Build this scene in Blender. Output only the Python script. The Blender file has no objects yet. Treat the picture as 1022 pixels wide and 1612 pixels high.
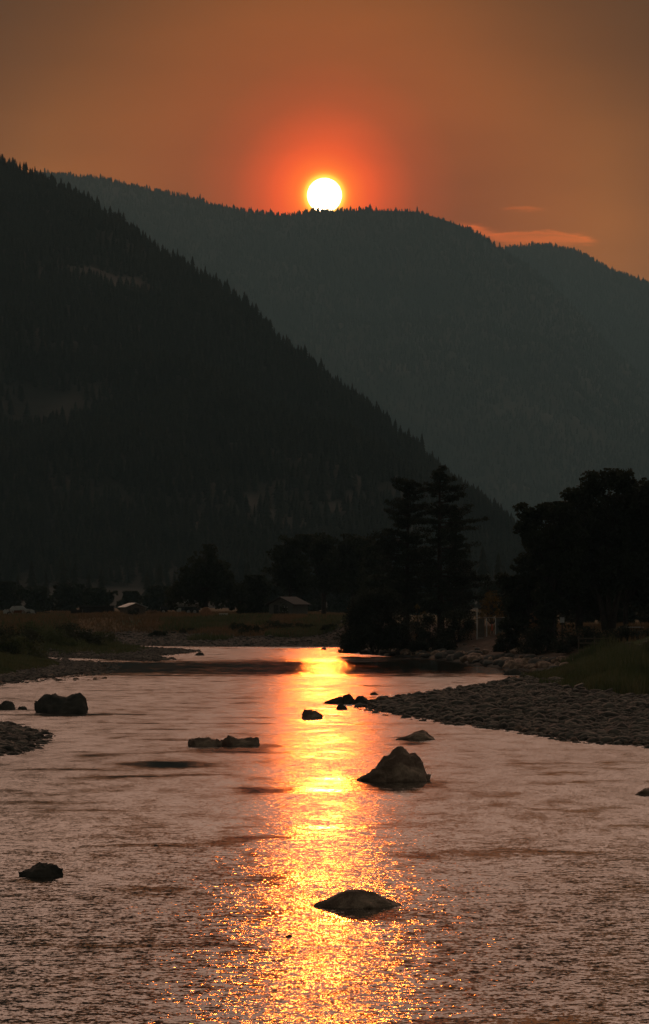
import bpy, math, random
import numpy as np
from mathutils import Vector, noise as mnoise

scene = bpy.context.scene
COL = scene.collection
R = math.radians

# ------------------------------------------------------------------ camera
W0, H0, F = 1022.0, 1612.0, 5600.0     # photograph size and focal length in its pixels
EYE = 4.7                              # eye height above the water
HOR = 955.0                            # row of the horizon
PITCH = math.atan((HOR - H0 / 2) / F)
cam = bpy.data.cameras.new("camera")
camo = bpy.data.objects.new("camera", cam); COL.objects.link(camo)
cam.sensor_fit = 'VERTICAL'; cam.sensor_height = 36.0; cam.lens = 36.0 * F / H0
cam.clip_start = 0.5; cam.clip_end = 60000
camo.location = (0, 0, EYE); camo.rotation_euler = (R(90) + PITCH, 0, 0)
scene.camera = camo
CP, SP = math.cos(PITCH), math.sin(PITCH)

def P(x, y, D):
    """point seen at photo pixel (x, y), D metres ahead"""
    xc = (x - W0 / 2) / F; yc = (H0 / 2 - y) / F
    Y = CP - yc * SP; Z = SP + yc * CP
    return (xc * D / Y, D, EYE + Z * D / Y)

def W(x, y, z=0.0):
    """point on the level z seen at photo pixel (x, y)"""
    xc = (x - W0 / 2) / F; yc = (H0 / 2 - y) / F
    Y = CP - yc * SP; Z = SP + yc * CP
    t = (z - EYE) / Z
    return (xc * t, Y * t)

# ------------------------------------------------------------------ sun, sky, exposure
SUN_PX = (511, 307.5)
_s = Vector(P(SUN_PX[0], SUN_PX[1], 100.0)) - Vector((0, 0, EYE)); SUN = _s.normalized()
SUN_EL = math.asin(SUN.z)
sl = bpy.data.lights.new("sun", 'SUN'); sl.energy = 0.18; sl.angle = R(0.55); sl.color = (1.0, 0.165, 0.018)
so = bpy.data.objects.new("sun", sl); COL.objects.link(so)
so.rotation_euler = (-(R(90) - SUN_EL), 0, 0); so.location = (0, -20, 60)

scene.view_settings.view_transform = 'Standard'; scene.view_settings.look = 'None'
scene.view_settings.exposure = 0.0; scene.view_settings.gamma = 1.0
scene.cycles.use_denoising = True
scene.cycles.volume_bounces = 0
scene.cycles.max_bounces = 5
scene.cycles.diffuse_bounces = 2
scene.cycles.sample_clamp_indirect = 8.0

class NT:
    def __init__(self, tree): self.t = tree; self.n = tree.nodes; self.l = tree.links
    def node(self, typ, **kw):
        nd = self.n.new(typ)
        for k, v in kw.items(): setattr(nd, k, v)
        return nd
    def put(self, sock, v):
        if isinstance(v, bpy.types.NodeSocket): self.l.new(v, sock)
        elif v is not None: sock.default_value = v
    def math(self, op, a, b=None, c=None, clamp=False):
        nd = self.node('ShaderNodeMath', operation=op, use_clamp=clamp)
        self.put(nd.inputs[0], a); self.put(nd.inputs[1], b); self.put(nd.inputs[2], c)
        return nd.outputs[0]
    def vmath(self, op, a, b=None, out=0):
        nd = self.node('ShaderNodeVectorMath', operation=op)
        self.put(nd.inputs[0], a); self.put(nd.inputs[1], b)
        return nd.outputs[out]
    def scale(self, a, s):
        nd = self.node('ShaderNodeVectorMath', operation='SCALE'); self.put(nd.inputs[0], a); self.put(nd.inputs['Scale'], s)
        return nd.outputs[0]
    def mix(self, f, a, b, blend='MIX', clampf=True):
        nd = self.node('ShaderNodeMix', data_type='RGBA', blend_type=blend); nd.clamp_factor = clampf
        self.put(nd.inputs[0], f)
        for s, v in ((nd.inputs[6], a), (nd.inputs[7], b)):
            self.put(s, v if isinstance(v, bpy.types.NodeSocket) or len(v) == 4 else tuple(v) + (1,))
        return nd.outputs[2]
    def ramp(self, f, stops, interp='LINEAR'):
        nd = self.node('ShaderNodeValToRGB'); cr = nd.color_ramp; cr.interpolation = interp
        while len(cr.elements) > 1: cr.elements.remove(cr.elements[-1])
        cr.elements[0].position = stops[0][0]
        for p, c in stops[1:]: cr.elements.new(p)
        for e, (p, c) in zip(cr.elements, stops):
            e.color = (c, c, c, 1) if not hasattr(c, '__len__') else tuple(c) + (1,)
        self.put(nd.inputs[0], f)
        return nd.outputs[0]
    def noise(self, vec, scale, detail=3, rough=0.5, out=0, dist=0.0):
        nd = self.node('ShaderNodeTexNoise'); self.put(nd.inputs['Vector'], vec)
        nd.inputs['Scale'].default_value = scale; nd.inputs['Detail'].default_value = detail
        nd.inputs['Roughness'].default_value = rough; nd.inputs['Distortion'].default_value = dist
        return nd.outputs[out]
    def smooth(self, v, a, b, lo=0.0, hi=1.0):
        nd = self.node('ShaderNodeMapRange', interpolation_type='SMOOTHSTEP')
        self.put(nd.inputs[0], v)
        for i, q in enumerate((a, b, lo, hi)): self.put(nd.inputs[1 + i], q)
        return nd.outputs[0]
    def curve(self, v, pts, x0, x1, y0, y1):
        """piecewise curve through pts given in real units"""
        m = self.node('ShaderNodeMapRange'); self.put(m.inputs[0], v)
        for i, q in enumerate((x0, x1, 0, 1)): m.inputs[1 + i].default_value = q
        f = self.node('ShaderNodeFloatCurve'); cu = f.mapping.curves[0]
        nrm = [((a - x0) / (x1 - x0), (b - y0) / (y1 - y0)) for a, b in pts]
        cu.points[0].location = nrm[0]; cu.points[1].location = nrm[-1]
        for q in nrm[1:-1]: cu.points.new(*q)
        f.mapping.update()
        self.l.new(m.outputs[0], f.inputs['Value'])
        m2 = self.node('ShaderNodeMapRange'); self.l.new(f.outputs[0], m2.inputs[0])
        for i, q in enumerate((0, 1, y0, y1)): m2.inputs[1 + i].default_value = q
        return m2.outputs[0]

world = bpy.data.worlds.new("World"); scene.world = world; world.use_nodes = True
w = NT(world.node_tree); w.n.clear()
d = w.node('ShaderNodeTexCoord').outputs['Generated']
dn = w.vmath('NORMALIZE', d)
sep = w.node('ShaderNodeSeparateXYZ'); w.l.new(dn, sep.inputs[0]); dx, dy, dz = sep.outputs
ang = w.math('ARCCOSINE', w.math('MINIMUM', w.vmath('DOT_PRODUCT', dn, tuple(SUN), out=1), 1.0))
deg = w.math('MULTIPLY', ang, 180 / math.pi)
k = 1 / 180.0
# smoke-filled evening sky: colour by angle from the sun
GLOW = [(0, (9.0, 4.0, .6)), (.30, (4.2, 1.8, .16)), (.36, (2.8, .62, .03)), (.46, (2.3, .30, .014)), (.7, (1.9, .17, .012)), (1.0, (1.28, .125, .012)),
        (1.5, (.70, .098, .012)), (2.2, (.48, .095, .012)), (3.2, (.43, .103, .013)), (4.5, (.36, .102, .014)), (6.5, (.15, .054, .012)),
        (9, (.09, .036, .016)), (18, (.12, .07, .045)), (30, (.10, .075, .055)), (50, (.07, .065, .055)), (90, (.058, .056, .050)), (180, (.050, .050, .046))]
# the near-sun stops need finer steps than one ramp over 180 degrees holds well: fold the angle with a cube root
fold = w.math('POWER', w.math('MULTIPLY', deg, k), 0.4)
sky = w.ramp(fold, [((a * k) ** 0.4, c) for a, c in GLOW])
elev = w.math('MULTIPLY', w.math('ARCSINE', dz), 180 / math.pi)
band = w.smooth(elev, 3.2, 10.0, 2.7, 0.42)
back = w.smooth(elev, 9.7, 13.0, 0.0, 1.0)
band = w.math('ADD', w.math('MULTIPLY', band, w.math('SUBTRACT', 1.0, back)), back)
bandw = w.smooth(deg, 2.0, 5.0)           # only away from the sun's own glow
band = w.math('ADD', w.math('MULTIPLY', band, bandw), w.math('SUBTRACT', 1.0, bandw))
sky = w.scale(sky, band)
# bright band added to the sky above the view to brighten the river's reflection
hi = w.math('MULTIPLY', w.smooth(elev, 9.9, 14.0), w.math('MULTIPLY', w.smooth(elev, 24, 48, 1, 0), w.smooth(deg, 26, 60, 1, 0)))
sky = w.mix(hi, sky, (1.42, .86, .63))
# uneven smoke
sm = w.noise(w.vmath('MULTIPLY', dn, (6, 6, 22)), 2.2, 4, 0.55)
sky = w.scale(sky, w.smooth(sm, 0.3, 0.7, 0.93, 1.07))
# thin lit clouds just over the far ridge, right of the sun
u = w.math('DIVIDE', dx, w.math('MAXIMUM', dy, .01)); v = w.math('DIVIDE', dz, w.math('MAXIMUM', dy, .01))
px = w.math('ADD', w.math('MULTIPLY', u, F), W0 / 2); py = w.math('SUBTRACT', HOR, w.math('MULTIPLY', v, F))
nz = w.noise(w.vmath('MULTIPLY', dn, (60, 60, 420)), 3.0, 4, 0.6)
pyn = w.math('ADD', py, w.math('MULTIPLY', w.math('SUBTRACT', nz, 0.5), 16.0))
def wisp(cpts, tpts, x0, x1, gain):
    c = w.curve(px, cpts, x0, x1, 300, 420); th = w.curve(px, tpts, x0, x1, 0, 30)
    q = w.math('DIVIDE', w.math('SUBTRACT', pyn, c), w.math('MAXIMUM', th, .4))
    g = w.math('EXPONENT', w.math('MULTIPLY', w.math('MULTIPLY', q, q), -1.0))
    ends = w.math('MULTIPLY', w.smooth(px, x0, x0 + 25), w.smooth(px, x1 - 30, x1, 1, 0))
    return w.math('MULTIPLY', w.math('MULTIPLY', g, ends), gain)
front = w.math('GREATER_THAN', dy, 0.5)
cl = w.wisp = None
c1 = wisp([(715, 350), (745, 358), (790, 374), (840, 376), (900, 376), (950, 380)], [(715, 3), (760, 7), (800, 9), (850, 9), (900, 8), (950, 3)], 715, 950, 1.0)
c2 = wisp([(760, 368), (800, 367), (850, 365), (900, 368), (940, 378)], [(760, 2), (820, 2.5), (880, 2.5), (940, 2)], 760, 945, .7)
c3 = wisp([(785, 329), (820, 327.5), (860, 329)], [(785, 1.5), (820, 2.8), (860, 2)], 785, 865, .5)
c4 = wisp([(725, 353), (750, 357), (775, 356)], [(725, 2), (750, 3), (775, 1.5)], 720, 780, .6)
call = w.math('MULTIPLY', w.math('ADD', w.math('ADD', c1, c4), w.math('ADD', c2, c3)), front)
addc = w.node('ShaderNodeVectorMath', operation='MULTIPLY_ADD')
w.l.new(w.scale((0.62, 0.085, .008), call), addc.inputs[0]); addc.inputs[1].default_value = (1, 1, 1); w.l.new(sky, addc.inputs[2])
sky = addc.outputs[0]
# the physical sky adds its faint daylight over the smoke
ns = w.node('ShaderNodeTexSky', sky_type='NISHITA'); ns.sun_disc = False; ns.sun_elevation = SUN_EL; ns.sun_rotation = 0.0
ns.dust_density = 10.0; ns.air_density = 3.0
bgn = w.node('ShaderNodeBackground'); w.l.new(w.mix(1.0, ns.outputs[0], (.5, .42, .36), 'MULTIPLY'), bgn.inputs[0]); bgn.inputs[1].default_value = 0.010
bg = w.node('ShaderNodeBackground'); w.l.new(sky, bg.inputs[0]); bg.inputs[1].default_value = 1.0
# the sun's own disc
disc = w.smooth(deg, 0.258, 0.284, 1.0, 0.0)
bgd = w.node('ShaderNodeBackground'); bgd.inputs[0].default_value = (1, .72, .45, 1); w.l.new(w.math('MULTIPLY', disc, 25.0), bgd.inputs[1])
a1 = w.node('ShaderNodeAddShader'); w.l.new(bg.outputs[0], a1.inputs[0]); w.l.new(bgn.outputs[0], a1.inputs[1])
a2 = w.node('ShaderNodeAddShader'); w.l.new(a1.outputs[0], a2.inputs[0]); w.l.new(bgd.outputs[0], a2.inputs[1])
wo = w.node('ShaderNodeOutputWorld'); w.l.new(a2.outputs[0], wo.inputs[0])
world.cycles.sampling_method = 'MANUAL'; world.cycles.sample_map_resolution = 1024

# ------------------------------------------------------------------ helpers
def tag(o, label=None, cat=None, group=None, kind=None):
    if label: o['label'] = label
    if cat: o['category'] = cat
    if group: o['group'] = group
    if kind: o['kind'] = kind
    return o

def mesh_arrays(name, V, F, smooth=False):
    """V (n,3); F (m,k) with k 3 or 4, or a list of such arrays"""
    V = np.asarray(V, np.float32).reshape(-1, 3)
    Fs = [np.asarray(f, np.int32) for f in (F if isinstance(F, list) else [F])]
    Fs = [f for f in Fs if len(f)]
    me = bpy.data.meshes.new(name)
    me.vertices.add(len(V)); me.vertices.foreach_set('co', V.ravel())
    loops = np.concatenate([f.ravel() for f in Fs]); cnt = np.concatenate([np.full(len(f), f.shape[1], np.int32) for f in Fs])
    me.loops.add(len(loops)); me.loops.foreach_set('vertex_index', loops)
    me.polygons.add(len(cnt)); me.polygons.foreach_set('loop_start', np.concatenate([[0], np.cumsum(cnt)[:-1]]).astype(np.int32))
    if smooth: me.polygons.foreach_set('use_smooth', np.ones(len(cnt), bool))
    me.update(calc_edges=True); me.validate()
    return me

def link(name, me, m=None, parent=None, loc=(0, 0, 0), rz=0.0):
    o = bpy.data.objects.new(name, me); COL.objects.link(o)
    if m is not None and not me.materials: me.materials.append(m)
    o.location = loc; o.rotation_euler = (0, 0, rz)
    if parent: o.parent = parent
    return o

def empty(name, loc, rz=0.0):
    o = bpy.data.objects.new(name, None); COL.objects.link(o); o.location = loc; o.rotation_euler = (0, 0, rz)
    o.empty_display_size = 0.3
    return o

class MB:
    def __init__(self): self.v = []; self.f = []
    def box(self, c, s, rz=0.0, ry=0.0):
        b = len(self.v); cz, sz = math.cos(rz), math.sin(rz); cy, sy = math.cos(ry), math.sin(ry)
        for i in (-.5, .5):
            for j in (-.5, .5):
                for kk in (-.5, .5):
                    x, y, z = i * s[0], j * s[1], kk * s[2]
                    x, z = x * cy + z * sy, -x * sy + z * cy
                    self.v.append((c[0] + x * cz - y * sz, c[1] + x * sz + y * cz, c[2] + z))
        for q in ((0, 1, 3, 2), (4, 6, 7, 5), (0, 4, 5, 1), (2, 3, 7, 6), (0, 2, 6, 4), (1, 5, 7, 3)):
            self.f.append(tuple(b + t for t in q))
        return self
    def tube(self, p0, p1, r0, r1=None, n=10, caps=True):
        r1 = r0 if r1 is None else r1
        p0, p1 = Vector(p0), Vector(p1); ax = (p1 - p0).normalized()
        a = ax.orthogonal().normalized(); bb = ax.cross(a); b = len(self.v)
        for p, r in ((p0, r0), (p1, r1)):
            for i in range(n):
                t = 2 * math.pi * i / n
                self.v.append(tuple(p + a * (r * math.cos(t)) + bb * (r * math.sin(t))))
        for i in range(n): self.f.append((b + i, b + (i + 1) % n, b + n + (i + 1) % n, b + n + i))
        if caps:
            self.f.append(tuple(b + i for i in reversed(range(n)))); self.f.append(tuple(b + n + i for i in range(n)))
        return self
    def path(self, pts, rs, n=7):
        b = len(self.v); m = len(pts)
        for i, p in enumerate(pts):
            p = Vector(p); ax = (Vector(pts[min(i + 1, m - 1)]) - Vector(pts[max(i - 1, 0)])).normalized()
            ref = Vector((1, .13, 0)) if abs(ax.z) > .6 else Vector((0, 0, 1))
            a = ax.cross(ref).normalized(); c = ax.cross(a)
            for j in range(n):
                t = 2 * math.pi * j / n
                self.v.append(tuple(p + a * (rs[i] * math.cos(t)) + c * (rs[i] * math.sin(t))))
        for i in range(m - 1):
            for j in range(n):
                self.f.append((b + i * n + j, b + i * n + (j + 1) % n, b + (i + 1) * n + (j + 1) % n, b + (i + 1) * n + j))
        return self
    def prism(self, prof, y0, y1, inset=None):
        """profile in xz extruded along y; inset = (y fraction) narrowing of points above the belt"""
        b = len(self.v); n = len(prof)
        for y, sgn in ((y0, 1), (y1, -1)):
            for (x, z) in prof:
                yy = y
                if inset and z > inset[0]: yy = y + sgn * (z - inset[0]) * inset[1]
                self.v.append((x, yy, z))
        for i in range(n): self.f.append((b + i, b + (i + 1) % n, b + n + (i + 1) % n, b + n + i))
        self.f.append(tuple(b + i for i in reversed(range(n)))); self.f.append(tuple(b + n + i for i in range(n)))
        return self
    def build(self, name, m, parent=None, smooth=False, bevel=0.0, loc=(0, 0, 0)):
        me = bpy.data.meshes.new(name); me.from_pydata(self.v, [], self.f)
        if smooth: me.polygons.foreach_set('use_smooth', [True] * len(me.polygons))
        me.update()
        o = link(name, me, m, parent, loc)
        if bevel:
            bm = o.modifiers.new('bevel', 'BEVEL'); bm.width = bevel; bm.segments = 2
        return o

def wheel(parent, x, y, z, r, wd, tyre, rim):
    t = MB().tube((x, y - wd / 2, z), (x, y + wd / 2, z), r, n=20).build('tyre', tyre, parent, bevel=.03)
    MB().tube((x, y - wd / 2 - .012, z), (x, y + wd / 2 + .012, z), r * .55, n=14).build('rim', rim, t)

def copy_tree(o, parent=None):
    c = o.copy(); COL.objects.link(c); c.parent = parent
    for ch in list(o.children): copy_tree(ch, c)
    return c

# numpy value noise
_rng = np.random.default_rng(7)
_T = _rng.random((256, 256)).astype(np.float64)
def vnoise(x, y):
    xi = np.floor(x).astype(int); yi = np.floor(y).astype(int); fx = x - xi; fy = y - yi
    fx = fx * fx * (3 - 2 * fx); fy = fy * fy * (3 - 2 * fy)
    a = _T[xi & 255, yi & 255]; b = _T[(xi + 1) & 255, yi & 255]; c = _T[xi & 255, (yi + 1) & 255]; d_ = _T[(xi + 1) & 255, (yi + 1) & 255]
    return (a * (1 - fx) + b * fx) * (1 - fy) + (c * (1 - fx) + d_ * fx) * fy - 0.5
def fbm(x, y, o=4, g=.5):
    s = 0; a = 1.0
    for i in range(o):
        s = s + a * vnoise(x * 2 ** i + 17.3 * i, y * 2 ** i + 9.1 * i); a *= g
    return s
def sstep(x, a, b):
    t = np.clip((x - a) / (b - a), 0, 1); return t * t * (3 - 2 * t)

# ------------------------------------------------------------------ materials
def material(name, base, rough=.85, var=.35, scale=3.0, second=None, bump=0.0, bscale=None, metal=0.0, spec=.5, translucent=0.0, obj_space=True, cover=(.42, .6)):
    m = bpy.data.materials.new(name); m.use_nodes = True; t = NT(m.node_tree); t.n.clear()
    co = t.node('ShaderNodeTexCoord').outputs['Object'] if obj_space else t.node('ShaderNodeNewGeometry').outputs['Position']
    n1 = t.noise(co, scale, 5, .6)
    c0 = tuple(base); c1 = tuple(second) if second else tuple(q * (1 + var) for q in base)
    lo = tuple(q * (1 - var) for q in base)
    c = t.mix(t.smooth(n1, *cover), lo, c0) if not second else t.mix(t.smooth(n1, *cover), c0, c1)
    n2 = t.noise(co, scale * 5.3, 4, .6)
    c = t.mix(t.smooth(n2, .35, .7, 0, .5), c, tuple(q * (1 + var) for q in c0))
    b = t.node('ShaderNodeBsdfPrincipled'); t.l.new(c, b.inputs['Base Color'])
    b.inputs['Roughness'].default_value = rough; b.inputs['Metallic'].default_value = metal; b.inputs['Specular IOR Level'].default_value = spec
    if bump:
        bn = t.node('ShaderNodeBump'); bn.inputs['Strength'].default_value = 1.0; bn.inputs['Distance'].default_value = bump
        t.l.new(t.noise(co, bscale or scale * 4, 6, .65), bn.inputs['Height']); t.l.new(bn.outputs[0], b.inputs['Normal'])
    out = t.node('ShaderNodeOutputMaterial')
    if translucent:
        tr = t.node('ShaderNodeBsdfTranslucent'); t.l.new(c, tr.inputs[0])
        ms = t.node('ShaderNodeMixShader'); ms.inputs[0].default_value = translucent
        t.l.new(b.outputs[0], ms.inputs[1]); t.l.new(tr.outputs[0], ms.inputs[2]); t.l.new(ms.outputs[0], out.inputs[0])
    else: t.l.new(b.outputs[0], out.inputs[0])
    return m

M = {}
M['rock'] = material('river_rock', (.26, .155, .10), .7, .45, 1.3, second=(.68, .46, .31), bump=.12, bscale=5, cover=(.45, .62))
M['rock_dark'] = material('dark_rock', (.065, .055, .042), .8, .4, 1.2, second=(.14, .115, .085), bump=.05, bscale=6)
M['rock_pale'] = material('pale_riprap_rock', (.10, .085, .07), .85, .35, 1.2, second=(.19, .165, .14), bump=.05, bscale=5)
M['cobble'] = material('cobble', (.075, .062, .048), .8, .5, 2.3, second=(.27, .225, .17), obj_space=False)
M['leaf'] = material('dark_leaves', (.028, .036, .016), .7, .4, .4, second=(.045, .055, .024), translucent=.25)
M['leaf_olive'] = material('olive_leaves', (.045, .052, .022), .7, .4, .5, second=(.06, .065, .03), translucent=.25)
M['needle'] = material('pine_needles', (.022, .030, .016), .7, .4, .5, second=(.035, .044, .022), translucent=.1)
M['conifer'] = material('mountain_conifers', (.030, .036, .024), .85, .4, .03, second=(.045, .05, .032), obj_space=False)
M['autumn'] = material('yellow_leaves', (.17, .10, .022), .7, .35, 1.5, second=(.24, .15, .03), translucent=.3)
M['dry_shrub'] = material('dry_twigs', (.30, .17, .08), .9, .35, 2.0)
M['willow'] = material('willow_leaves', (.03, .034, .017), .7, .4, 1, second=(.045, .05, .024), translucent=.15)
M['green_grass'] = material('green_grass', (.085, .112, .042), .75, .4, .25, second=(.17, .165, .078), translucent=.3, obj_space=False)
M['dry_grass'] = material('dry_grass', (.19, .125, .06), .85, .35, .15, second=(.27, .17, .085), translucent=.2, obj_space=False)
M['bark'] = material('bark', (.06, .046, .036), .95, .4, 3, bump=.03)
M['bark_pale'] = material('pale_bark', (.15, .135, .115), .95, .35, 3, bump=.03)
M['white_paint'] = material('white_paint', (.72, .71, .66), .5, .18, 1.5)
M['old_white'] = material('faded_white_paint', (.5, .49, .45), .6, .25, 1.2, second=(.22, .09, .05), cover=(.5, .62))
M['rust'] = material('rust', (.20, .07, .035), .9, .4, 3)
M['dark_metal'] = material('dark_metal', (.03, .03, .032), .6, .3, 2)
M['tyre'] = material('rubber', (.02, .02, .02), .9, .2, 5)
M['rim'] = material('steel_rim', (.35, .35, .34), .45, .2, 5, metal=.6)
M['glass'] = material('dark_glass', (.02, .022, .024), .12, .1, 1, spec=.6)
M['tank'] = material('dull_aluminium', (.55, .55, .50), .45, .15, 1, metal=.5)
M['wood'] = material('weathered_boards', (.17, .13, .095), .9, .3, 2, bump=.01)
M['wood_dark'] = material('dark_boards', (.045, .04, .036), .9, .3, 2, bump=.01)
M['tin_roof'] = material('tin_roof', (.55, .53, .48), .5, .2, 1.2, metal=.2)
M['stucco'] = material('pale_stucco', (.15, .145, .125), .9, .15, 1.5)
M['roof_grey'] = material('grey_shingles', (.08, .077, .07), .9, .25, 3)
M['hay'] = material('orange_brown_straw', (.42, .21, .10), .95, .3, 4, bump=.02)
M['orange'] = material('orange_plastic', (.65, .08, .02), .5, .1, 2)

# ------------------------------------------------------------------ shorelines (photo pixels on the water level)
def wpoly(pts): return np.array([W(x, y) if y > 0 else (x, -y) for x, y in pts])     # y<0: already world metres
SH_A = wpoly([(-900, -446.), (120, 1015.3), (200, 1016.5), (300, 1018), (420, 1018.3), (556, 1018.5), (570, 1027), (590, 1031), (640, 1034),
              (700, 1038), (745, 1045), (790, 1052), (850, 1058), (885, 1058), (60, -243.), (900, -235.), (900, -3000.), (-900, -3000.)])
SH_B = wpoly([(-500, 1040), (60, 1034.3), (150, 1037), (235, 1041), (262, 1038.5), (242, 1033.5), (305, 1026), (292, 1022.5), (215, 1019.5), (172, 1015.4), (170, 1006), (-500, 1006)])
SH_C = wpoly([(-500, 1032), (56, 1033), (74, 1036.8), (100, 1040.5), (150, 1043.5), (165, 1049), (145, 1059), (112, 1064), (70, 1067.5), (0, 1076), (-500, 1112)])
SH_D = wpoly([(574, 1111), (600, 1103), (640, 1098), (700, 1086.5), (750, 1081.5), (800, 1071), (850, 1063.5), (885, 1057), (1800, 1040), (2600, 1260), (1400, 1215), (1100, 1182), (1022, 1174), (950, 1170),
              (900, 1164.5), (820, 1150), (720, 1138.5), (650, 1129), (600, 1120)])
SH_E = wpoly([(-400, 1128), (-60, 1134), (4, 1138.5), (24, 1146), (46, 1151), (58, 1159), (44, 1170), (30, 1180), (0, 1187), (-400, 1212)])

SH_G = wpoly([(856, 1070), (868, 1062), (885, 1058), (900, 1056), (950, 1052), (1600, 1040), (1600, 1140), (1022, 1114), (985, 1109), (940, 1101), (900, 1092), (870, 1081)])

def sdf(poly, X, Y):
    """positive inside"""
    dmin = np.full(X.shape, 1e18); inside = np.zeros(X.shape, bool); n = len(poly)
    for i in range(n):
        ax, ay = poly[i]; bx, by = poly[(i + 1) % n]
        ex, ey = bx - ax, by - ay; L = ex * ex + ey * ey
        t = np.clip(((X - ax) * ex + (Y - ay) * ey) / L, 0, 1)
        dmin = np.minimum(dmin, (X - ax - t * ex) ** 2 + (Y - ay - t * ey) ** 2)
        cond = ((ay > Y) != (by > Y))
        xs = ax + (Y - ay) * ex / (ey if abs(ey) > 1e-9 else 1e-9)
        inside ^= cond & (X < xs)
    s = np.sqrt(dmin); return np.where(inside, s, -s)

def ground(X, Y, full=False):
    X = np.asarray(X, float); Y = np.asarray(Y, float)
    jit = fbm(X * .9, Y * .35, 3) * 1.0
    a = sdf(SH_A, X, Y) + jit * .8; b = sdf(SH_B, X, Y) + jit * .9; c = sdf(SH_C, X, Y) + jit * .9
    dd = sdf(SH_D, X, Y) + jit * .9; e = sdf(SH_E, X, Y) + jit * .4
    wid = 46 + (13 - 46) * sstep(X, -3, 5)
    top = 3.25 + (2.75 - 3.25) * sstep(X, -3, 8)
    flat = .35 * sstep(a, 0, 8) * (1 - sstep(X, -3, 5))
    za = flat + (top - .35 * (1 - sstep(X, -3, 5))) * sstep(a, -3, wid) ** 1.3
    za = za + .25 * fbm(X * .15, Y * .1, 4) * sstep(a, 1, 9)
    # gentle field rise towards the mountain
    za = za + .0012 * np.clip(Y - 520, 0, 900)
    zb = 1.15 * sstep(b, -1, 26) + .06; zc = .75 * sstep(c, -1, 24) + .05
    zd = .42 * sstep(dd, -1, 10) + .55 * sstep(dd, 8, 30) + .02; ze = .28 * sstep(e, -.5, 5) + .02
    z = np.full(X.shape, -1.2)
    for s, zz in ((a, za), (b, zb), (c, zc), (dd, zd), (e, ze)):
        z = np.maximum(z, np.where(s > 0, zz, s * .16))
    land = z > 0
    z = z + np.where(land, .05 * fbm(X * 1.7, Y * .8, 3), 0)
    z = np.maximum(z, -1.2)
    if full: return z, a, b, c, dd, e
    return z
def gz(x, y): return float(ground(np.array([x]), np.array([y]))[0])

# terrain sheet
xs = np.concatenate([[-12000, -7000, -4000, -2500, -1600, -1200], np.linspace(-900, 1900, 640), [2200, 2600, 3500, 5000, 8000, 13000]])
Ds = np.concatenate([np.geomspace(60, 470, 560), np.geomspace(475, 1500, 90)])
XX = (xs[None, :] - W0 / 2) / F * Ds[:, None]; YY = np.repeat(Ds[:, None], len(xs), 1)
ZZ, sa, sb, sc_, sd, se = ground(XX, YY, True)
nr, nc = XX.shape
idx = np.arange(nr * nc).reshape(nr, nc)
quads = np.stack([idx[:-1, :-1], idx[:-1, 1:], idx[1:, 1:], idx[1:, :-1]], -1).reshape(-1, 4)
me = mesh_arrays('ground', np.stack([XX, YY, ZZ], -1), quads, True)
# what grows or lies where: gravel, dry grass, green grass
gravel = np.array([.135, .12, .10]); dry = np.array([.235, .15, .075]); green = np.array([.075, .10, .032]); dirt = np.array([.13, .085, .06]); mud = np.array([.05, .045, .036])
nn = fbm(XX * .2, YY * .07, 4); colr = np.zeros(XX.shape + (3,)) + gravel * .8
def over(mask, c):
    global colr
    mk = np.clip(mask, 0, 1)[..., None]; colr = colr * (1 - mk) + c * mk
lefty = 1 - sstep(XX, -3, 5)
over(lefty * sstep(sa + nn * 10, 14, 24), dry)
over(lefty * sstep(nn, .05, .3) * sstep(sa, 12, 20) * (1 - sstep(sa, 34, 44)), green)
over((1 - lefty) * sstep(sa + nn * 4, 1, 4), dirt)
over((1 - lefty) * sstep(sa + nn * 8, 12, 17), dry * .6 + green * .3)
over(sstep(sb + nn * 6, 3.5, 9) * (sb > 0), green); over(sstep(sc_ + nn * 4, 3, 7) * (sc_ > 0), green)
over(sstep(sdf(SH_G, XX, YY) + nn * 2, -.5, 1), green)
over((ZZ < .06).astype(float) * .8, mud)
colr = colr * (1 + .5 * fbm(XX * 1.3, YY * .5, 4))[..., None]
at = me.color_attributes.new('cover', 'FLOAT_COLOR', 'POINT')
at.data.foreach_set('color', np.concatenate([np.clip(colr, 0, 1), np.ones(XX.shape + (1,))], -1).ravel().astype(np.float32))
mg = bpy.data.materials.new('ground'); mg.use_nodes = True; t = NT(mg.node_tree); b = t.n['Principled BSDF']; b.inputs['Roughness'].default_value = .95; b.inputs['Specular IOR Level'].default_value = .15
an = t.node('ShaderNodeAttribute', attribute_name='cover'); pos = t.node('ShaderNodeNewGeometry').outputs['Position']
t.l.new(t.mix(1.0, an.outputs[0], t.ramp(t.noise(pos, 2.2, 6, .65), [(.3, .55), (.7, 1.35)]), 'MULTIPLY'), b.inputs['Base Color'])
bn = t.node('ShaderNodeBump'); bn.inputs['Distance'].default_value = .12; t.l.new(t.noise(pos, 4, 5, .6), bn.inputs['Height']); t.l.new(bn.outputs[0], b.inputs['Normal'])
tag(link('ground', me, mg), kind='structure')
# the plain that carries everything, out to the horizon
pl = MB(); pl.v = [(-20000, -12000, -2), (20000, -12000, -2), (20000, 24000, -2), (-20000, 24000, -2)]; pl.f = [(0, 1, 2, 3)]
tag(pl.build('terrain', material('plain', (.09, .08, .06), .95, .3, .01, obj_space=False)), kind='structure')

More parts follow.
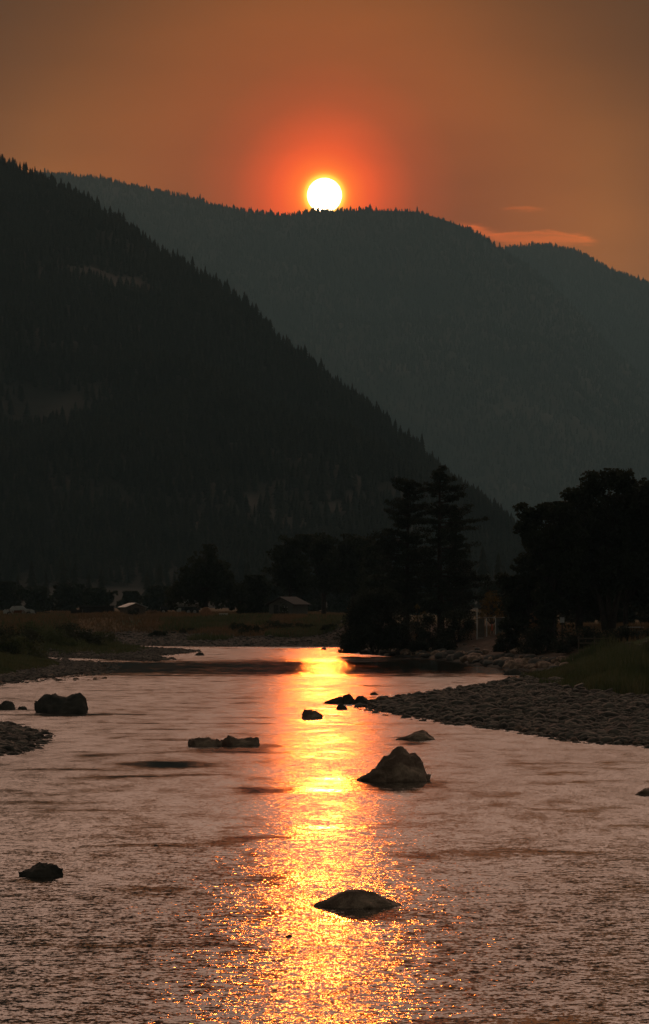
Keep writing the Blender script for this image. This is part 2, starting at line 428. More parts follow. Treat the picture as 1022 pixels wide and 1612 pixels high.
# ------------------------------------------------------------------ river
def water_mat():
    m = bpy.data.materials.new('river_water'); m.use_nodes = True; t = NT(m.node_tree); b = t.n['Principled BSDF']
    pos = t.node('ShaderNodeNewGeometry').outputs['Position']
    s = t.node('ShaderNodeSeparateXYZ'); t.l.new(pos, s.inputs[0]); X, Y = s.outputs[0], s.outputs[1]
    b.inputs['Base Color'].default_value = (.030, .030, .024, 1); b.inputs['IOR'].default_value = 1.333
    def slopes(scale, vec, amp, detail=2, rough=.5):
        p = t.vmath('MULTIPLY', pos, vec)
        c = t.noise(p, scale, detail, rough, out=1)
        return t.scale(t.vmath('SUBTRACT', c, (.5, .5, .5)), amp)
    rip = slopes(1.0, (17.0, 13.0, 1), AMP_R, 2, .55)         # ripples of a hand's breadth
    fine = slopes(1.0, (44, 34, 1), AMP_F, 2, .6)
    swell = slopes(1.0, (4.2, 5.2, 1), AMP_S, 2, .5)
    # wind and current: rough riffles, slick lanes along the flow, one calm pool
    patch = t.noise(t.vmath('MULTIPLY', pos, (.16, .045, 1)), 1.0, 4, .6)
    streak = t.noise(t.vmath('MULTIPLY', t.vmath('ADD', pos, (31, 7, 0)), (.22, .25, 1)), 1.0, 3, .55)
    lanes = t.noise(t.vmath('MULTIPLY', pos, (.12, .40, 1)), 1.0, 4, .65)
    a = t.smooth(patch, .34, .62, .85, 1.1)
    a = t.math('MULTIPLY', a, t.smooth(t.math('ADD', streak, t.math('MULTIPLY', t.math('SUBTRACT', lanes, .5), .25)), .30, .46, .42, 1.0))
    Yw = t.math('ADD', Y, t.math('MULTIPLY', t.math('SUBTRACT', lanes, .5), 60))
    chop = t.noise(t.vmath('MULTIPLY', pos, (.9, .32, 1)), 1.0, 4, .65)
    a = t.math('MULTIPLY', a, t.smooth(chop, .32, .64, .62, 1.18))
    pool = t.math('MULTIPLY', t.smooth(Yw, 230, 258), t.smooth(t.math('ADD', Yw, t.math('MULTIPLY', X, -.35)), 328, 298))
    a = t.math('MULTIPLY', a, t.math('SUBTRACT', 1.0, t.math('MULTIPLY', pool, .60)))
    # water stilled in the lee of the rocks, and the wake line off the big one
    for (rx_, ry_, hw, hl, k_) in ((619, 1236, 74, 3.0, .85), (545, 1226, 90, .8, .6), (563, 1440, 70, 1.6, .8), (97, 1126, 55, 3.2, .7), (354, 1179, 70, 3.0, .7), (63, 1386, 44, 1.5, .7), (656, 1170, 40, 2.5, .7), (492, 1135, 24, 2.5, .6), (265, 1203, 90, 3.2, .85), (150, 1190, 80, 1.6, .5), (60, 1262, 90, 1.2, .5)):
        x0_, y0_ = W(rx_, ry_); h0_ = hw * y0_ / F
        q1 = t.math('DIVIDE', t.math('SUBTRACT', t.math('ADD', X, t.math('MULTIPLY', t.math('SUBTRACT', patch, .5), 3.0)), x0_), h0_)
        q2 = t.math('DIVIDE', t.math('SUBTRACT', t.math('ADD', Y, t.math('MULTIPLY', t.math('SUBTRACT', lanes, .5), hl * 2.5)), y0_), hl)
        g_ = t.math('EXPONENT', t.math('MULTIPLY', t.math('ADD', t.math('MULTIPLY', q1, q1), t.math('MULTIPLY', q2, q2)), -1.0))
        a = t.math('MULTIPLY', a, t.math('SUBTRACT', 1.0, t.math('MULTIPLY', g_, k_)))
    # choppy by the near bank, sleeker upstream
    zone = t.math('ADD', Y, t.math('MULTIPLY', t.math('SUBTRACT', patch, .5), 40))
    tot = t.vmath('ADD', t.vmath('ADD', t.scale(rip, t.smooth(zone, 52, 78, 1.0, .50)), fine), t.scale(swell, t.smooth(zone, 50, 84, 2.1, .7)))
    tot = t.scale(tot, a)
    nrm = t.vmath('NORMALIZE', t.vmath('ADD', t.vmath('MULTIPLY', tot, (1.18, 1, 0)), t.vmath('ADD', t.vmath('MULTIPLY', (0, -1, 0), t.math('MULTIPLY', a, t.smooth(zone, 45, 75, .038, .078))), (0, 0, 1))))
    t.l.new(nrm, b.inputs['Normal'])
    t.l.new(t.math('MULTIPLY', t.math('MULTIPLY', t.smooth(zone, 48, 120, .11, .21), t.smooth(a, .15, .85, .3, 1.0)), t.math('SUBTRACT', 1.0, t.math('MULTIPLY', pool, .75))), b.inputs['Roughness'])
    return m
AMP_R, AMP_F, AMP_S = .62, .12, .20
wv = MB(); wv.v = [(-2500, -600, 0), (2500, -600, 0), (2500, 900, 0), (-2500, 900, 0)]; wv.f = [(0, 1, 2, 3)]
tag(wv.build('river', water_mat()), kind='structure')

# ------------------------------------------------------------------ mountains
def interp(pts, x):
    p = np.array(pts, float); return np.interp(x, p[:, 0], p[:, 1])
def conifer_proto(seed, layers=7, kk=7, rad=.17, trunk=.10):
    rg = np.random.default_rng(seed); V = []; Fc = []
    for L in range(layers):
        t0 = trunk + (1 - trunk) * L / layers; z0 = t0 - .02; z1 = t0 + (1 - trunk) / layers * 1.75
        r = rad * (1 - (L / layers) ** 1.25) * rg.uniform(.8, 1.15) + .015
        if L == layers - 1: z1 = 1.0
        b = len(V); V.append((rg.normal(0, .008), rg.normal(0, .008), min(z1, 1.0)))
        for i in range(kk * 2):
            an_ = math.pi * i / kk + rg.uniform(-.15, .15); rr = r * (rg.uniform(.8, 1.25) if i % 2 == 0 else rg.uniform(.4, .65))
            V.append((rr * math.cos(an_), rr * math.sin(an_), z0 - (.03 if i % 2 == 0 else -.01) + rg.uniform(-.01, .01)))
        for i in range(kk * 2): Fc.append((b, b + 1 + i, b + 1 + (i + 1) % (kk * 2)))
    b = len(V)
    for z, r in ((-.06, .018), (.3, .01)):
        for i in range(4): V.append((r * math.cos(i * 1.57), r * math.sin(i * 1.57), z))
    for i in range(4):
        j = (i + 1) % 4; Fc.append((b + i, b + j, b + 4 + j)); Fc.append((b + i, b + 4 + j, b + 4 + i))
    return np.array(V), np.array(Fc)
def merge_instances(protos, pts, hs, seed, wid=1.0):
    rg = np.random.default_rng(seed); VV = []; FF = []; off = 0
    which = rg.integers(0, len(protos), len(pts)); rot = rg.uniform(0, 6.28, len(pts)); wf = rg.uniform(.75, 1.3, len(pts)) * wid
    for q, (pv, pf) in enumerate(protos):
        ii = np.where(which == q)[0]
        if not len(ii): continue
        c, s = np.cos(rot[ii])[:, None], np.sin(rot[ii])[:, None]; h = hs[ii][:, None]; ww = (hs[ii] * wf[ii])[:, None]
        x = (pv[None, :, 0] * c - pv[None, :, 1] * s) * ww + pts[ii, 0][:, None]
        y = (pv[None, :, 0] * s + pv[None, :, 1] * c) * ww + pts[ii, 1][:, None]
        z = pv[None, :, 2] * h + pts[ii, 2][:, None]
        VV.append(np.stack([x, y, z], -1).reshape(-1, 3))
        FF.append((pf[None] + (np.arange(len(ii)) * len(pv))[:, None, None]).reshape(-1, pf.shape[1]) + off); off += len(ii) * len(pv)
    return np.concatenate(VV), np.concatenate(FF)

def mountain(name, ridge, Dr, Df, x0, x1, nx, ns, z0, relief, nscale, m, expo=1.15, seed=0):
    xs_ = np.linspace(x0, x1, nx); yr = interp(ridge, xs_); dr = interp(Dr, xs_)
    s = np.concatenate([np.linspace(0, 1, ns), np.linspace(1, 1.6, 14)[1:]])
    u_ = (xs_ - W0 / 2) / F
    zr = EYE + (HOR - yr) / F * dr
    S, U = np.meshgrid(s, u_, indexing='ij'); ZR = np.repeat(zr[None], len(s), 0); DR = np.repeat(dr[None], len(s), 0)
    D = Df + (DR - Df) * S; Xm = U * D
    f = np.where(S <= 1, np.clip(S, 0, 1) ** expo, 1 - (S - 1) * .9)
    env = np.clip(np.sin(np.pi * np.clip(S, 0, 1)), 0, 1) ** .7
    rid = 1 - 2 * np.abs(fbm(Xm * nscale + seed, D * nscale * .45 + seed, 5, .52))
    Z = z0 + (ZR - z0) * f + relief * (rid - .72) * env
    lim = EYE + (ZR - EYE) * D / DR - .5                     # never above its own ridge line
    Z = np.where((S < 1), np.minimum(Z, np.maximum(lim, z0 - 20)), Z)
    i_ = np.arange(S.size).reshape(S.shape)
    q = np.stack([i_[:-1, :-1], i_[:-1, 1:], i_[1:, 1:], i_[1:, :-1]], -1).reshape(-1, 4)
    o = link(name, mesh_arrays(name, np.stack([Xm, D, Z], -1), q, True), m); tag(o, kind='structure')
    def at(x, sv):
        a = (x - x0) / (x1 - x0) * (nx - 1); bb = np.clip(sv, 0, 1) * (ns - 1)
        ai = np.clip(a.astype(int), 0, nx - 2); bi = np.clip(bb.astype(int), 0, ns - 2); fa = a - ai; fb = bb - bi
        g = lambda A: (A[bi, ai] * (1 - fa) + A[bi, ai + 1] * fa) * (1 - fb) + (A[bi + 1, ai] * (1 - fa) + A[bi + 1, ai + 1] * fa) * fb
        return np.stack([g(Xm), g(D), g(Z)], -1)
    return at

m_hill = material('mountain_slope', (.042, .04, .03), .95, .35, .02, second=(.062, .054, .036), obj_space=False, cover=(.5, .66))
m_far = material('far_mountain_slope', (.032, .036, .026), .95, .3, .004, second=(.04, .042, .031), obj_space=False, cover=(.5, .7))
RN = [(-900, -60), (-400, 80), (-150, 175), (0, 252), (30, 272), (60, 281), (100, 300), (140, 322), (180, 346), (210, 366), (240, 393), (270, 412), (300, 425), (340, 452), (370, 470), (400, 499),
      (440, 533), (480, 568), (520, 601), (560, 631), (600, 662), (640, 699), (690, 742), (720, 775), (760, 806), (800, 838), (840, 872), (880, 905), (930, 940), (980, 962), (1100, 975)]
near_at = mountain('near_mountain', RN, [(-900, 3000), (0, 2700), (830, 2000), (1100, 1800)], 1250, -900, 1100, 700, 170, 3.5, 46, .0042, m_hill, 1.12, 3)
RF1 = [(-700, 330), (-300, 290), (40, 276), (60, 273), (100, 274), (150, 280), (200, 290), (265, 305), (330, 320), (385, 332), (420, 337), (460, 339), (485, 334), (511, 331.5), (560, 331), (600, 330), (640, 331), (670, 336), (700, 345),
       (730, 356), (760, 372), (785, 389), (810, 405), (850, 430), (900, 480), (960, 545), (1040, 620), (1400, 850), (1700, 960)]
RF2 = [(500, 470), (600, 430), (700, 408), (760, 398), (800, 391), (825, 387), (850, 384.5), (880, 388), (905, 395), (930, 406), (960, 422), (990, 434), (1022, 446), (1100, 480), (1400, 560), (1900, 700)]
far_at = mountain('far_mountain', RF1, [(-700, 9500), (1700, 8600)], 5200, -700, 1700, 800, 150, 3, 140, .0011, m_far, 1.05, 11)
far2_at = mountain('far_hill', RF2, [(500, 11300), (1900, 10500)], 7800, 500, 1900, 500, 90, 3, 130, .0010, m_far, 1.05, 29)

# forests on the mountains
PR = [conifer_proto(s) for s in range(6)]
PRL = [conifer_proto(s + 20, 4, 4, .2) for s in range(4)]
rg = np.random.default_rng(3)
def forest(name, at, n, x0, x1, smin, hmin, hmax, protos, thr, nsc, seed, label, wid=1.0):
    x = rg.uniform(x0, x1, n * 3); s = rg.uniform(smin, .995, n * 3) ** .8
    p = at(x, s); dens = fbm(p[:, 0] * nsc, p[:, 1] * nsc + p[:, 2] * nsc * 1.5, 4)
    keep = dens > thr - .6 * np.maximum(s - .5, -.10) + rg.normal(0, .10, len(x)); p = p[keep][:n]
    h = rg.uniform(hmin, hmax, len(p)) * (.8 + .5 * rg.random(len(p)) ** 2)
    V, Fc = merge_instances(protos, p, h, seed, wid)
    tag(link(name, mesh_arrays(name, V, Fc), M['conifer']), label, 'forest', kind='stuff')
forest('mountainside_forest', near_at, 22000, -120, 900, .02, 6, 11, PR, -.21, .008, 5, 'dark conifer forest covering the steep face of the near mountain', 1.15)
forest('far_forest', far_at, 34000, -50, 1080, .03, 8, 14, PRL, -.45, .002, 6, 'hazy forest covering the far mountain under the sun', 1.3)
forest('distant_forest', far2_at, 7000, 690, 1060, .5, 10, 16, PRL, -.25, .002, 8, 'hazy forest on the farthest hill right of the sun', 1.3)
def ridge_forest(name, at, n, x0, x1, hmin, hmax, seed, label):
    x = np.sort(rg.uniform(x0, x1, n)); p = at(x, np.ones(n) * .997)
    h = rg.uniform(hmin, hmax, n) * (1 + .7 * np.clip(fbm(x * .05, x * 0 + seed, 3), -.5, .6)) * np.where(rg.random(n) < .06, 1.45, 1)
    V, Fc = merge_instances(PRL, p - np.array([0, 0, 1.0]), h, seed, 1.3)
    tag(link(name, mesh_arrays(name, V, Fc), M['conifer']), label, 'forest', kind='stuff')
ridge_forest('ridge_forest', far_at, 760, -60, 830, 5, 14, 41, 'line of tiny conifers along the far ridge below the sun')
ridge_forest('hilltop_forest', far2_at, 330, 780, 1060, 5, 14, 43, 'line of tiny conifers along the hill crest below the clouds')
# conifers one can tell apart on the near ridge
proto_me = []
for s in range(8):
    v_, f_ = conifer_proto(60 + s, 9, 8, (.15, .17, .20, .14)[s % 4]); proto_me.append(mesh_arrays('ridge_conifer', v_, f_))
rx = []
xq = -70.0
while xq < 850:
    xq += rg.uniform(1.6, 6.0) * (1.0 if rg.random() < .8 else 1.8); rx.append(xq)
rx = np.array(rx); rp = near_at(rx, np.clip(1 - np.abs(rg.normal(0, .012, len(rx))), .9, .999))
for i, x in enumerate(rx):
    clump = float(fbm(np.array([x * .06]), np.array([3.3]), 3)[0])
    h = rg.uniform(3.2, 8.0) * (1 + 1.0 * max(-.35, clump)) * (1.5 if rg.random() < .12 else 1)
    o = link('ridge_conifer', proto_me[int(rg.integers(0, 8))], M['conifer'], None, (rp[i, 0], rp[i, 1], rp[i, 2] - .8), rg.uniform(0, 6.28))
    ww = h * rg.uniform(.85, 1.35); o.scale = (ww, ww, h)
    tag(o, 'small dark conifer standing on the sloping ridge of the near mountain', 'conifer', 'conifers along the near mountain ridge')

# ------------------------------------------------------------------ rocks
def ico(sub):
    import bmesh
    bm = bmesh.new(); bmesh.ops.create_icosphere(bm, subdivisions=sub, radius=1.0)
    v_ = np.array([v.co[:] for v in bm.verts]); f_ = np.array([[q.index for q in f.verts] for f in bm.faces]); bm.free()
    return v_, f_
ICO4, ICO3, ICO1, ICO2 = ico(5), ico(4), ico(1), ico(2)
def rock(name, x0, x1, ytop, ybase, prof, label, seed, m='rock', depth=.8, group=None, rough=.13, big=True, zb=0.0, cat='rock'):
    """x0,x1 left/right pixel edges; prof: [(-1..1, relative top height)]"""
    Xc, Yc = W((x0 + x1) / 2, ybase - 1, zb)
    pxm = Yc / F; wdt = (x1 - x0) * pxm / 2; ht = (ybase - ytop) * pxm; dp = wdt * depth
    v_, f_ = ICO4 if big else ICO3
    v_ = v_.copy(); rr = random.Random(seed)
    off = Vector((seed * 3.7, seed * 1.3, seed * 2.1))
    pr = np.array(prof, float)
    out = np.zeros_like(v_)
    cells = [Vector((rr.gauss(0, 1), rr.gauss(0, 1), rr.gauss(0, 1))).normalized() for _ in range(26)]
    cd = [rr.uniform(.80, 1.0) for _ in cells]
    for i, (a, b_, c) in enumerate(v_):
        p = Vector((a, b_, c))
        # facet cuts: plane-clipped sphere gives chipped flats
        r = 1.0
        for n_, d_ in zip(cells, cd):
            q = p.dot(n_)
            if q > 1e-3: r = min(r, d_ / q)
        r *= 1 + rough * .8 * mnoise.fractal(p * 1.6 + off, .9, 2.1, 5) + rough * .35 * mnoise.fractal(p * 6 + off, .8, 2.1, 4)
        out[i] = (a * r, b_ * r, c * r)
    mxx = np.abs(out[:, 0]).max(); out[:, 0] /= mxx; out[:, 1] /= np.abs(out[:, 1]).max()
    tp = np.interp(np.clip(out[:, 0], -1, 1), pr[:, 0], pr[:, 1])
    # height relative to the profile: circle falloff in y only
    zz = out[:, 2]
    circ = np.sqrt(np.clip(1 - np.clip(out[:, 0], -1, 1) ** 2, .02, 1))
    zn = np.where(zz > 0, np.clip(zz / circ, 0, 1.15) * tp * ht, zz * ht * .5)
    jag = np.array([mnoise.fractal(Vector((a * 5, b_ * 5, c * 5)) + off * 2, .7, 2.0, 5) for a, b_, c in v_])
    zn = zn * (1 + rough * .75 * jag); 
    P_ = np.stack([out[:, 0] * wdt, out[:, 1] * dp * (.45 + .55 * np.maximum(tp, .3)), zn - ht * .0], -1)
    o = link(name, mesh_arrays(name, P_, f_, True), M[m], None, (Xc, Yc + dp * .4, zb - .02))
    tag(o, label, cat, group); return o
dome = [(-1, .25), (-.6, .8), (0, 1), (.6, .8), (1, .25)]
G = 'rocks standing in the river'
rock('boulder', 53, 142, 1090, 1123, [(-1, .45), (-.85, .72), (-.55, .95), (-.2, .9), (.05, .82), (.4, .93), (.62, 1), (.8, .8), (1, .25)], 'big dark flat-topped boulder near the left bank', 1, 'rock_dark', .7, G)
rock('boulder', 559, 680, 1180, 1231, [(-1, .05), (-.8, .26), (-.54, .47), (-.4, .58), (-.22, .75), (-.08, .81), (.05, .89), (.16, .9), (.25, 1.0), (.33, .99), (.42, .88), (.53, .87), (.66, .78), (.76, .7), (.83, .5), (.87, .34), (1, .24)], 'big pointed brown boulder right of the sun reflection', 2, 'rock', .7, G, .16)
rock('boulder', 293, 350, 1158, 1176, [(-1, .5), (-.9, .8), (-.4, .85), (.2, .8), (.45, .6), (.7, .7), (1, .4)], 'left half of the long low broken rock left of the reflection', 3, 'rock', .6, G)
rock('boulder', 340, 415, 1154.5, 1175, [(-1, .35), (-.85, .9), (-.5, 1), (-.3, .85), (-.1, .62), (.3, .6), (.7, .75), (.9, .7), (1, .45)], 'right half of the long low broken rock left of the reflection', 4, 'rock', .5, G)
rock('boulder', 475, 510, 1117.5, 1132, [(-1, .4), (-.8, .9), (-.2, 1), (.4, .85), (.8, .6), (1, .3)], 'small blunt rock inside the orange sun reflection', 5, 'rock', .8, G)
rock('boulder', 508, 548, 1094, 1109, [(-1, .1), (-.4, .55), (.1, .75), (.5, .8), (1, .5)], 'sloping dark rock, leftmost of the cluster off the gravel tip', 6, 'rock_dark', .7, G)
rock('boulder', 534, 561, 1092, 1109, [(-1, .4), (-.3, .9), (.1, 1), (.5, .8), (1, .4)], 'peaked dark rock, middle of the cluster off the gravel tip', 7, 'rock_dark', .8, G)
rock('boulder', 554, 586, 1095, 1110, [(-1, .4), (-.3, .95), (.1, 1), (.6, .6), (1, .2)], 'rounded dark rock, rightmost of the cluster off the gravel tip', 8, 'rock_dark', .8, G)
rock('boulder', 529, 547, 1108, 1118, dome, 'small round rock in front of the cluster off the gravel tip', 9, 'rock_dark', .8, G, big=False)
rock('boulder', 623, 687, 1149, 1166, [(-1, .12), (-.7, .3), (-.3, .6), (.1, 1), (.4, .95), (.7, .75), (.9, .4), (1, .2)], 'low brown rock above the big pointed boulder', 10, 'rock', .7, G)
rock('boulder', 998, 1056, 1240, 1253, [(-1, .3), (-.7, .8), (0, 1), (1, .6)], 'flat rock cut by the right edge of the picture', 11, 'rock', .8, G)
rock('boulder', 27, 99, 1354, 1381, [(-1, .25), (-.8, .3), (-.5, .5), (-.25, .8), (0, 1), (.2, .82), (.6, .8), (.85, .45), (1, .4)], 'dark mossy rock in the choppy water at lower left', 12, 'rock_dark', .8, G, .18)
rock('boulder', 488, 638, 1399, 1429, [(-1, .10), (-.8, .26), (-.55, .5), (-.3, .82), (-.1, .98), (.15, 1), (.35, .9), (.5, .62), (.75, .34), (1, .10)], 'nearest low brown rock in the middle of the glitter', 13, 'rock', .65, G, .08)
rock('boulder', 448, 461, 1470, 1476, dome, 'tiny rock tip poking out at lower left of the glitter', 14, 'rock_dark', .8, G, big=False)
rock('boulder', 240, 252, 1328.5, 1333, dome, 'tiny flat rock tip alone in the left of the river', 15, 'rock_dark', .8, G, big=False)
rock('boulder', -8, 28, 1103, 1118, dome, 'dark rock at the left edge beside the flat-topped boulder', 16, 'rock_dark', .9, G, big=False)
rock('boulder', 27, 44, 1111, 1118, dome, 'small low rock between the left edge and the flat-topped boulder', 17, 'rock_dark', .9, G, big=False)
rock('boulder', 790, 829, 1052, 1064, [(-1, .2), (-.4, .9), (.1, 1), (.5, .6), (1, .3)], 'dark rock in the side channel behind the gravel bar', 18, 'rock_dark', .8, G, big=False)
rock('boulder', 795, 810, 1065, 1072, dome, 'small rock just in front of the dark side channel rock', 19, 'rock_dark', .8, G, big=False)
rock('boulder', 306, 322, 1027.5, 1033, dome, 'small rock off the left grassy spit', 20, 'rock_dark', .8, G, big=False)
rock('boulder', 505, 515, 1019.8, 1024, dome, 'small rock in the bright water by the far shore', 21, 'rock_dark', .8, G, big=False)
rock('boulder', 582, 596, 1089.5, 1095, dome, 'small rock behind the cluster off the gravel tip', 22, 'rock_dark', .8, G, big=False)
rock('boulder', 727, 741, 1080, 1087, dome, 'small rock on the back edge of the gravel bar', 23, 'rock_dark', .8, G, big=False)
rock('boulder', 135, 150, 1039.5, 1045, dome, 'small rock on the tip of the left gravel', 24, 'rock', .8, G, big=False)

# cobbles: gravel one cannot count
CP8 = []
for s in range(8):
    q = np.random.default_rng(100 + s); v_ = ICO1[0] * (1 + q.uniform(-.22, .22, (len(ICO1[0]), 1))) * np.array([1, q.uniform(.6, .95), q.uniform(.35, .6)]); CP8.append((v_, ICO1[1]))
def stones(name, pts, size, seed, label, m='cobble', lift=.12):
    V, Fc = merge_instances(CP8, pts + np.array([0, 0, 1]) * (size[:, None] * lift), size, seed, 1.0)
    tag(link(name, mesh_arrays(name, V, Fc), M[m]), label, 'gravel', kind='stuff')
def scatter(poly, n, x0, x1, y0, y1, smin, smax):
    """random points by photo pixel on one land patch"""
    px_ = rg.uniform(x0, x1, n); py_ = rg.uniform(y0, y1, n)
    D_ = EYE * F / (py_ - HOR); X_ = (px_ - W0 / 2) / F * D_
    s = sdf(poly, X_, D_); kp = (s > smin) & (s < smax)
    return X_[kp], D_[kp], s[kp]
X_, Y_, s_ = scatter(SH_D, 60000, 560, 1120, 1050, 1190, -.8, 60)
kp = (s_ > .2) | (rg.random(len(s_)) < .22); X_, Y_, s_ = X_[kp], Y_[kp], s_[kp]
sz = rg.lognormal(math.log(.078), .62, len(X_)).clip(.03, .42)
stones('gravel', np.stack([X_, Y_, np.maximum(ground(X_, Y_), -.03)], -1), sz, 1, 'grey river cobbles covering the right gravel bar')
X_, Y_, s_ = scatter(SH_E, 6000, -60, 90, 1126, 1200, -.7, 30)
kp = (s_ > .1) | (rg.random(len(s_)) < .3); X_, Y_ = X_[kp], Y_[kp]
stones('gravel', np.stack([X_, Y_, np.maximum(ground(X_, Y_), -.03)], -1), rg.lognormal(math.log(.10), .45, len(X_)).clip(.04, .35), 2, 'dark cobbles of the small gravel spit at the left edge')
X_, Y_, s_ = scatter(SH_C, 14000, -60, 200, 1036, 1082, -1.5, 5.5)
kp = (s_ > .2) | (rg.random(len(s_)) < .25); X_, Y_ = X_[kp], Y_[kp]
stones('gravel', np.stack([X_, Y_, np.maximum(ground(X_, Y_), -.03)], -1), rg.lognormal(math.log(.11), .4, len(X_)).clip(.05, .35), 3, 'cobbles along the lower left grassy bank')
X_, Y_, s_ = scatter(SH_B, 9000, 60, 320, 1012, 1045, -.8, 12)
stones('gravel', np.stack([X_, Y_, np.maximum(ground(X_, Y_), -.03)], -1), rg.lognormal(math.log(.12), .4, len(X_)).clip(.05, .35), 4, 'cobbles edging the upper left grassy spit')
X_, Y_, s_ = scatter(SH_A, 14000, 100, 580, 1000, 1020, -.4, 22)
stones('gravel', np.stack([X_, Y_, np.maximum(ground(X_, Y_), -.02)], -1), rg.lognormal(math.log(.13), .4, len(X_)).clip(.05, .4), 5, 'pale gravel strip below the far dry grass bank')

# stones along the waterline one can tell from the gravel, and the riprap
SP_ = []
for s in range(6):
    q = np.random.default_rng(200 + s); v_ = ICO2[0].copy()
    nrm_ = q.normal(0, 1, (12, 3)); nrm_ /= np.linalg.norm(nrm_, axis=1)[:, None]; dq = q.uniform(.6, .95, 12)
    pr_ = v_ @ nrm_.T; r_ = np.min(np.where(pr_ > .05, dq / np.maximum(pr_, .05), 9), 1).clip(0, 1)
    v_ = v_ * r_[:, None] * np.array([1.1, q.uniform(.7, 1), q.uniform(.5, .85)]); SP_.append(mesh_arrays('stone', v_, ICO2[1]))
for m_ in SP_: m_.materials.append(M['rock'])
SPP = [m_.copy() for m_ in SP_]
for m_ in SPP: m_.materials.clear(); m_.materials.append(M['rock_pale'])
def place_stone(px_, py_, r, label, group, pale=False, zb=0.0, cat='stone', nm='shore_stone'):
    X0, Y0 = W(px_, py_, zb); me_ = (SPP if pale else SP_)[int(rg.integers(0, 6))]
    o = link(nm, me_, None, None, (X0, Y0, max(gz(X0, Y0), -.05) + r * .15), rg.uniform(0, 6.28)); o.scale = (r, r, r * rg.uniform(.8, 1.1)); tag(o, label, cat, group)
for (x, y, r) in [(706, 1138, .16), (742, 1140, .13), (760, 1143, .2), (818, 1150, .28), (827, 1152, .24), (846, 1154, .22), (858, 1158, .12), (868, 1158, .14), (884, 1160, .2), (903, 1166, .24), (925, 1170, .12),
                  (958, 1171, .13), (986, 1172, .12), (1003, 1173, .2), (938, 1168, .2), (770, 1142, .15), (655, 1130, .15), (640, 1126, .2), (612, 1121, .16), (598, 1117, .18), (584, 1112, .2), (690, 1136, .12), (728, 1139, .13)]:
    place_stone(x, y, r * .8, 'small grey stone at the front waterline of the right gravel bar', 'stones along the gravel bar waterline')
for i in range(26):
    x = rg.uniform(0, 165); y = 1071 - x * .045 + rg.uniform(-2, 6)
    place_stone(x, y, rg.uniform(.12, .26), 'small dark stone in the shallows off the lower left bank', 'stones in the left shallows')
for i in range(20):
    x = rg.uniform(600, 880); y = np.interp(x, [600, 640, 700, 750, 800, 850, 880], [1102, 1097, 1086, 1081, 1071, 1063, 1060]) + rg.uniform(-2.5, 2)
    place_stone(x, y, rg.uniform(.12, .3), 'small dark stone along the back waterline of the right gravel bar', 'stones behind the gravel bar')
# riprap: on the right bank
A_edge = [(572, 1029), (590, 1031), (640, 1034), (700, 1038), (745, 1045), (790, 1052), (850, 1058), (890, 1061)]
for i in range(230):
    x = rg.uniform(572, 900); ye = interp(A_edge, x); X0, Y0 = W(x, ye)
    up = abs(rg.normal(0, 1)) * 4.2; X1 = X0 + up * .35; Y1 = Y0 + up * .95 + rg.uniform(-.6, .3)
    z = gz(X1, Y1); r = rg.uniform(.28, .75) * (1 if up < 5 else .7)
    pale = rg.random() < .42
    o = link('riprap_stone', (SPP if pale else SP_)[int(rg.integers(0, 6))], None, None, (X1, Y1, max(z, -.05) + r * .15), rg.uniform(0, 6.28)); o.scale = (r, r, r * rg.uniform(.7, 1)); o.rotation_euler[0] = rg.uniform(-.5, .5)
    tag(o, 'pale angular riprap stone on the right bank under the pines' if pale else 'brown angular riprap stone on the right bank under the pines', 'stone', 'pale riprap stones on the right bank' if pale else 'brown riprap stones on the right bank')
# drift log at the willow's foot
lg = MB(); X0, Y0 = W(584, 1030)
lg.path([(-1.1, 0, .12), (-.4, .1, .18), (.4, 0, .3), (1.2, .2, .6), (1.7, .3, 1.0)], [.16, .22, .24, .2, .12], 9).path([(.3, 0, .28), (.5, -.3, .75), (.55, -.4, 1.2)], [.12, .09, .05], 6)
tag(lg.build('drift_log', M['bark'], loc=(X0, Y0, 0), smooth=True), 'dark drift log lying at the waterline under the big willow bush', 'log')

# ------------------------------------------------------------------ trees
def leaf_quads(centers, radii, counts, size, seed, flat=1.0, narrow=1.0, down=0.0):
    q = np.random.default_rng(seed); n = int(np.sum(counts)); c = np.repeat(centers, counts, 0); r = np.repeat(radii, counts, 0)
    dirs = q.normal(0, 1, (n, 3)); dirs /= np.linalg.norm(dirs, axis=1)[:, None]
    rad = q.random(n) ** (1 / 2.4)
    p = c + dirs * rad[:, None] * r * np.array([1, 1, flat])
    a = q.normal(0, 1, (n, 3)); a[:, 2] -= down; a /= np.linalg.norm(a, axis=1)[:, None]
    b_ = np.cross(a, q.normal(0, 1, (n, 3))); b_ /= np.linalg.norm(b_, axis=1)[:, None] + 1e-9
    s = size * q.uniform(.6, 1.4, n)[:, None]; a = a * s; b_ = b_ * s * narrow * .6
    V = np.stack([p - a, p + b_, p + a, p - b_], 1).reshape(-1, 3); Fq = np.arange(n * 4).reshape(-1, 4)
    return V, Fq

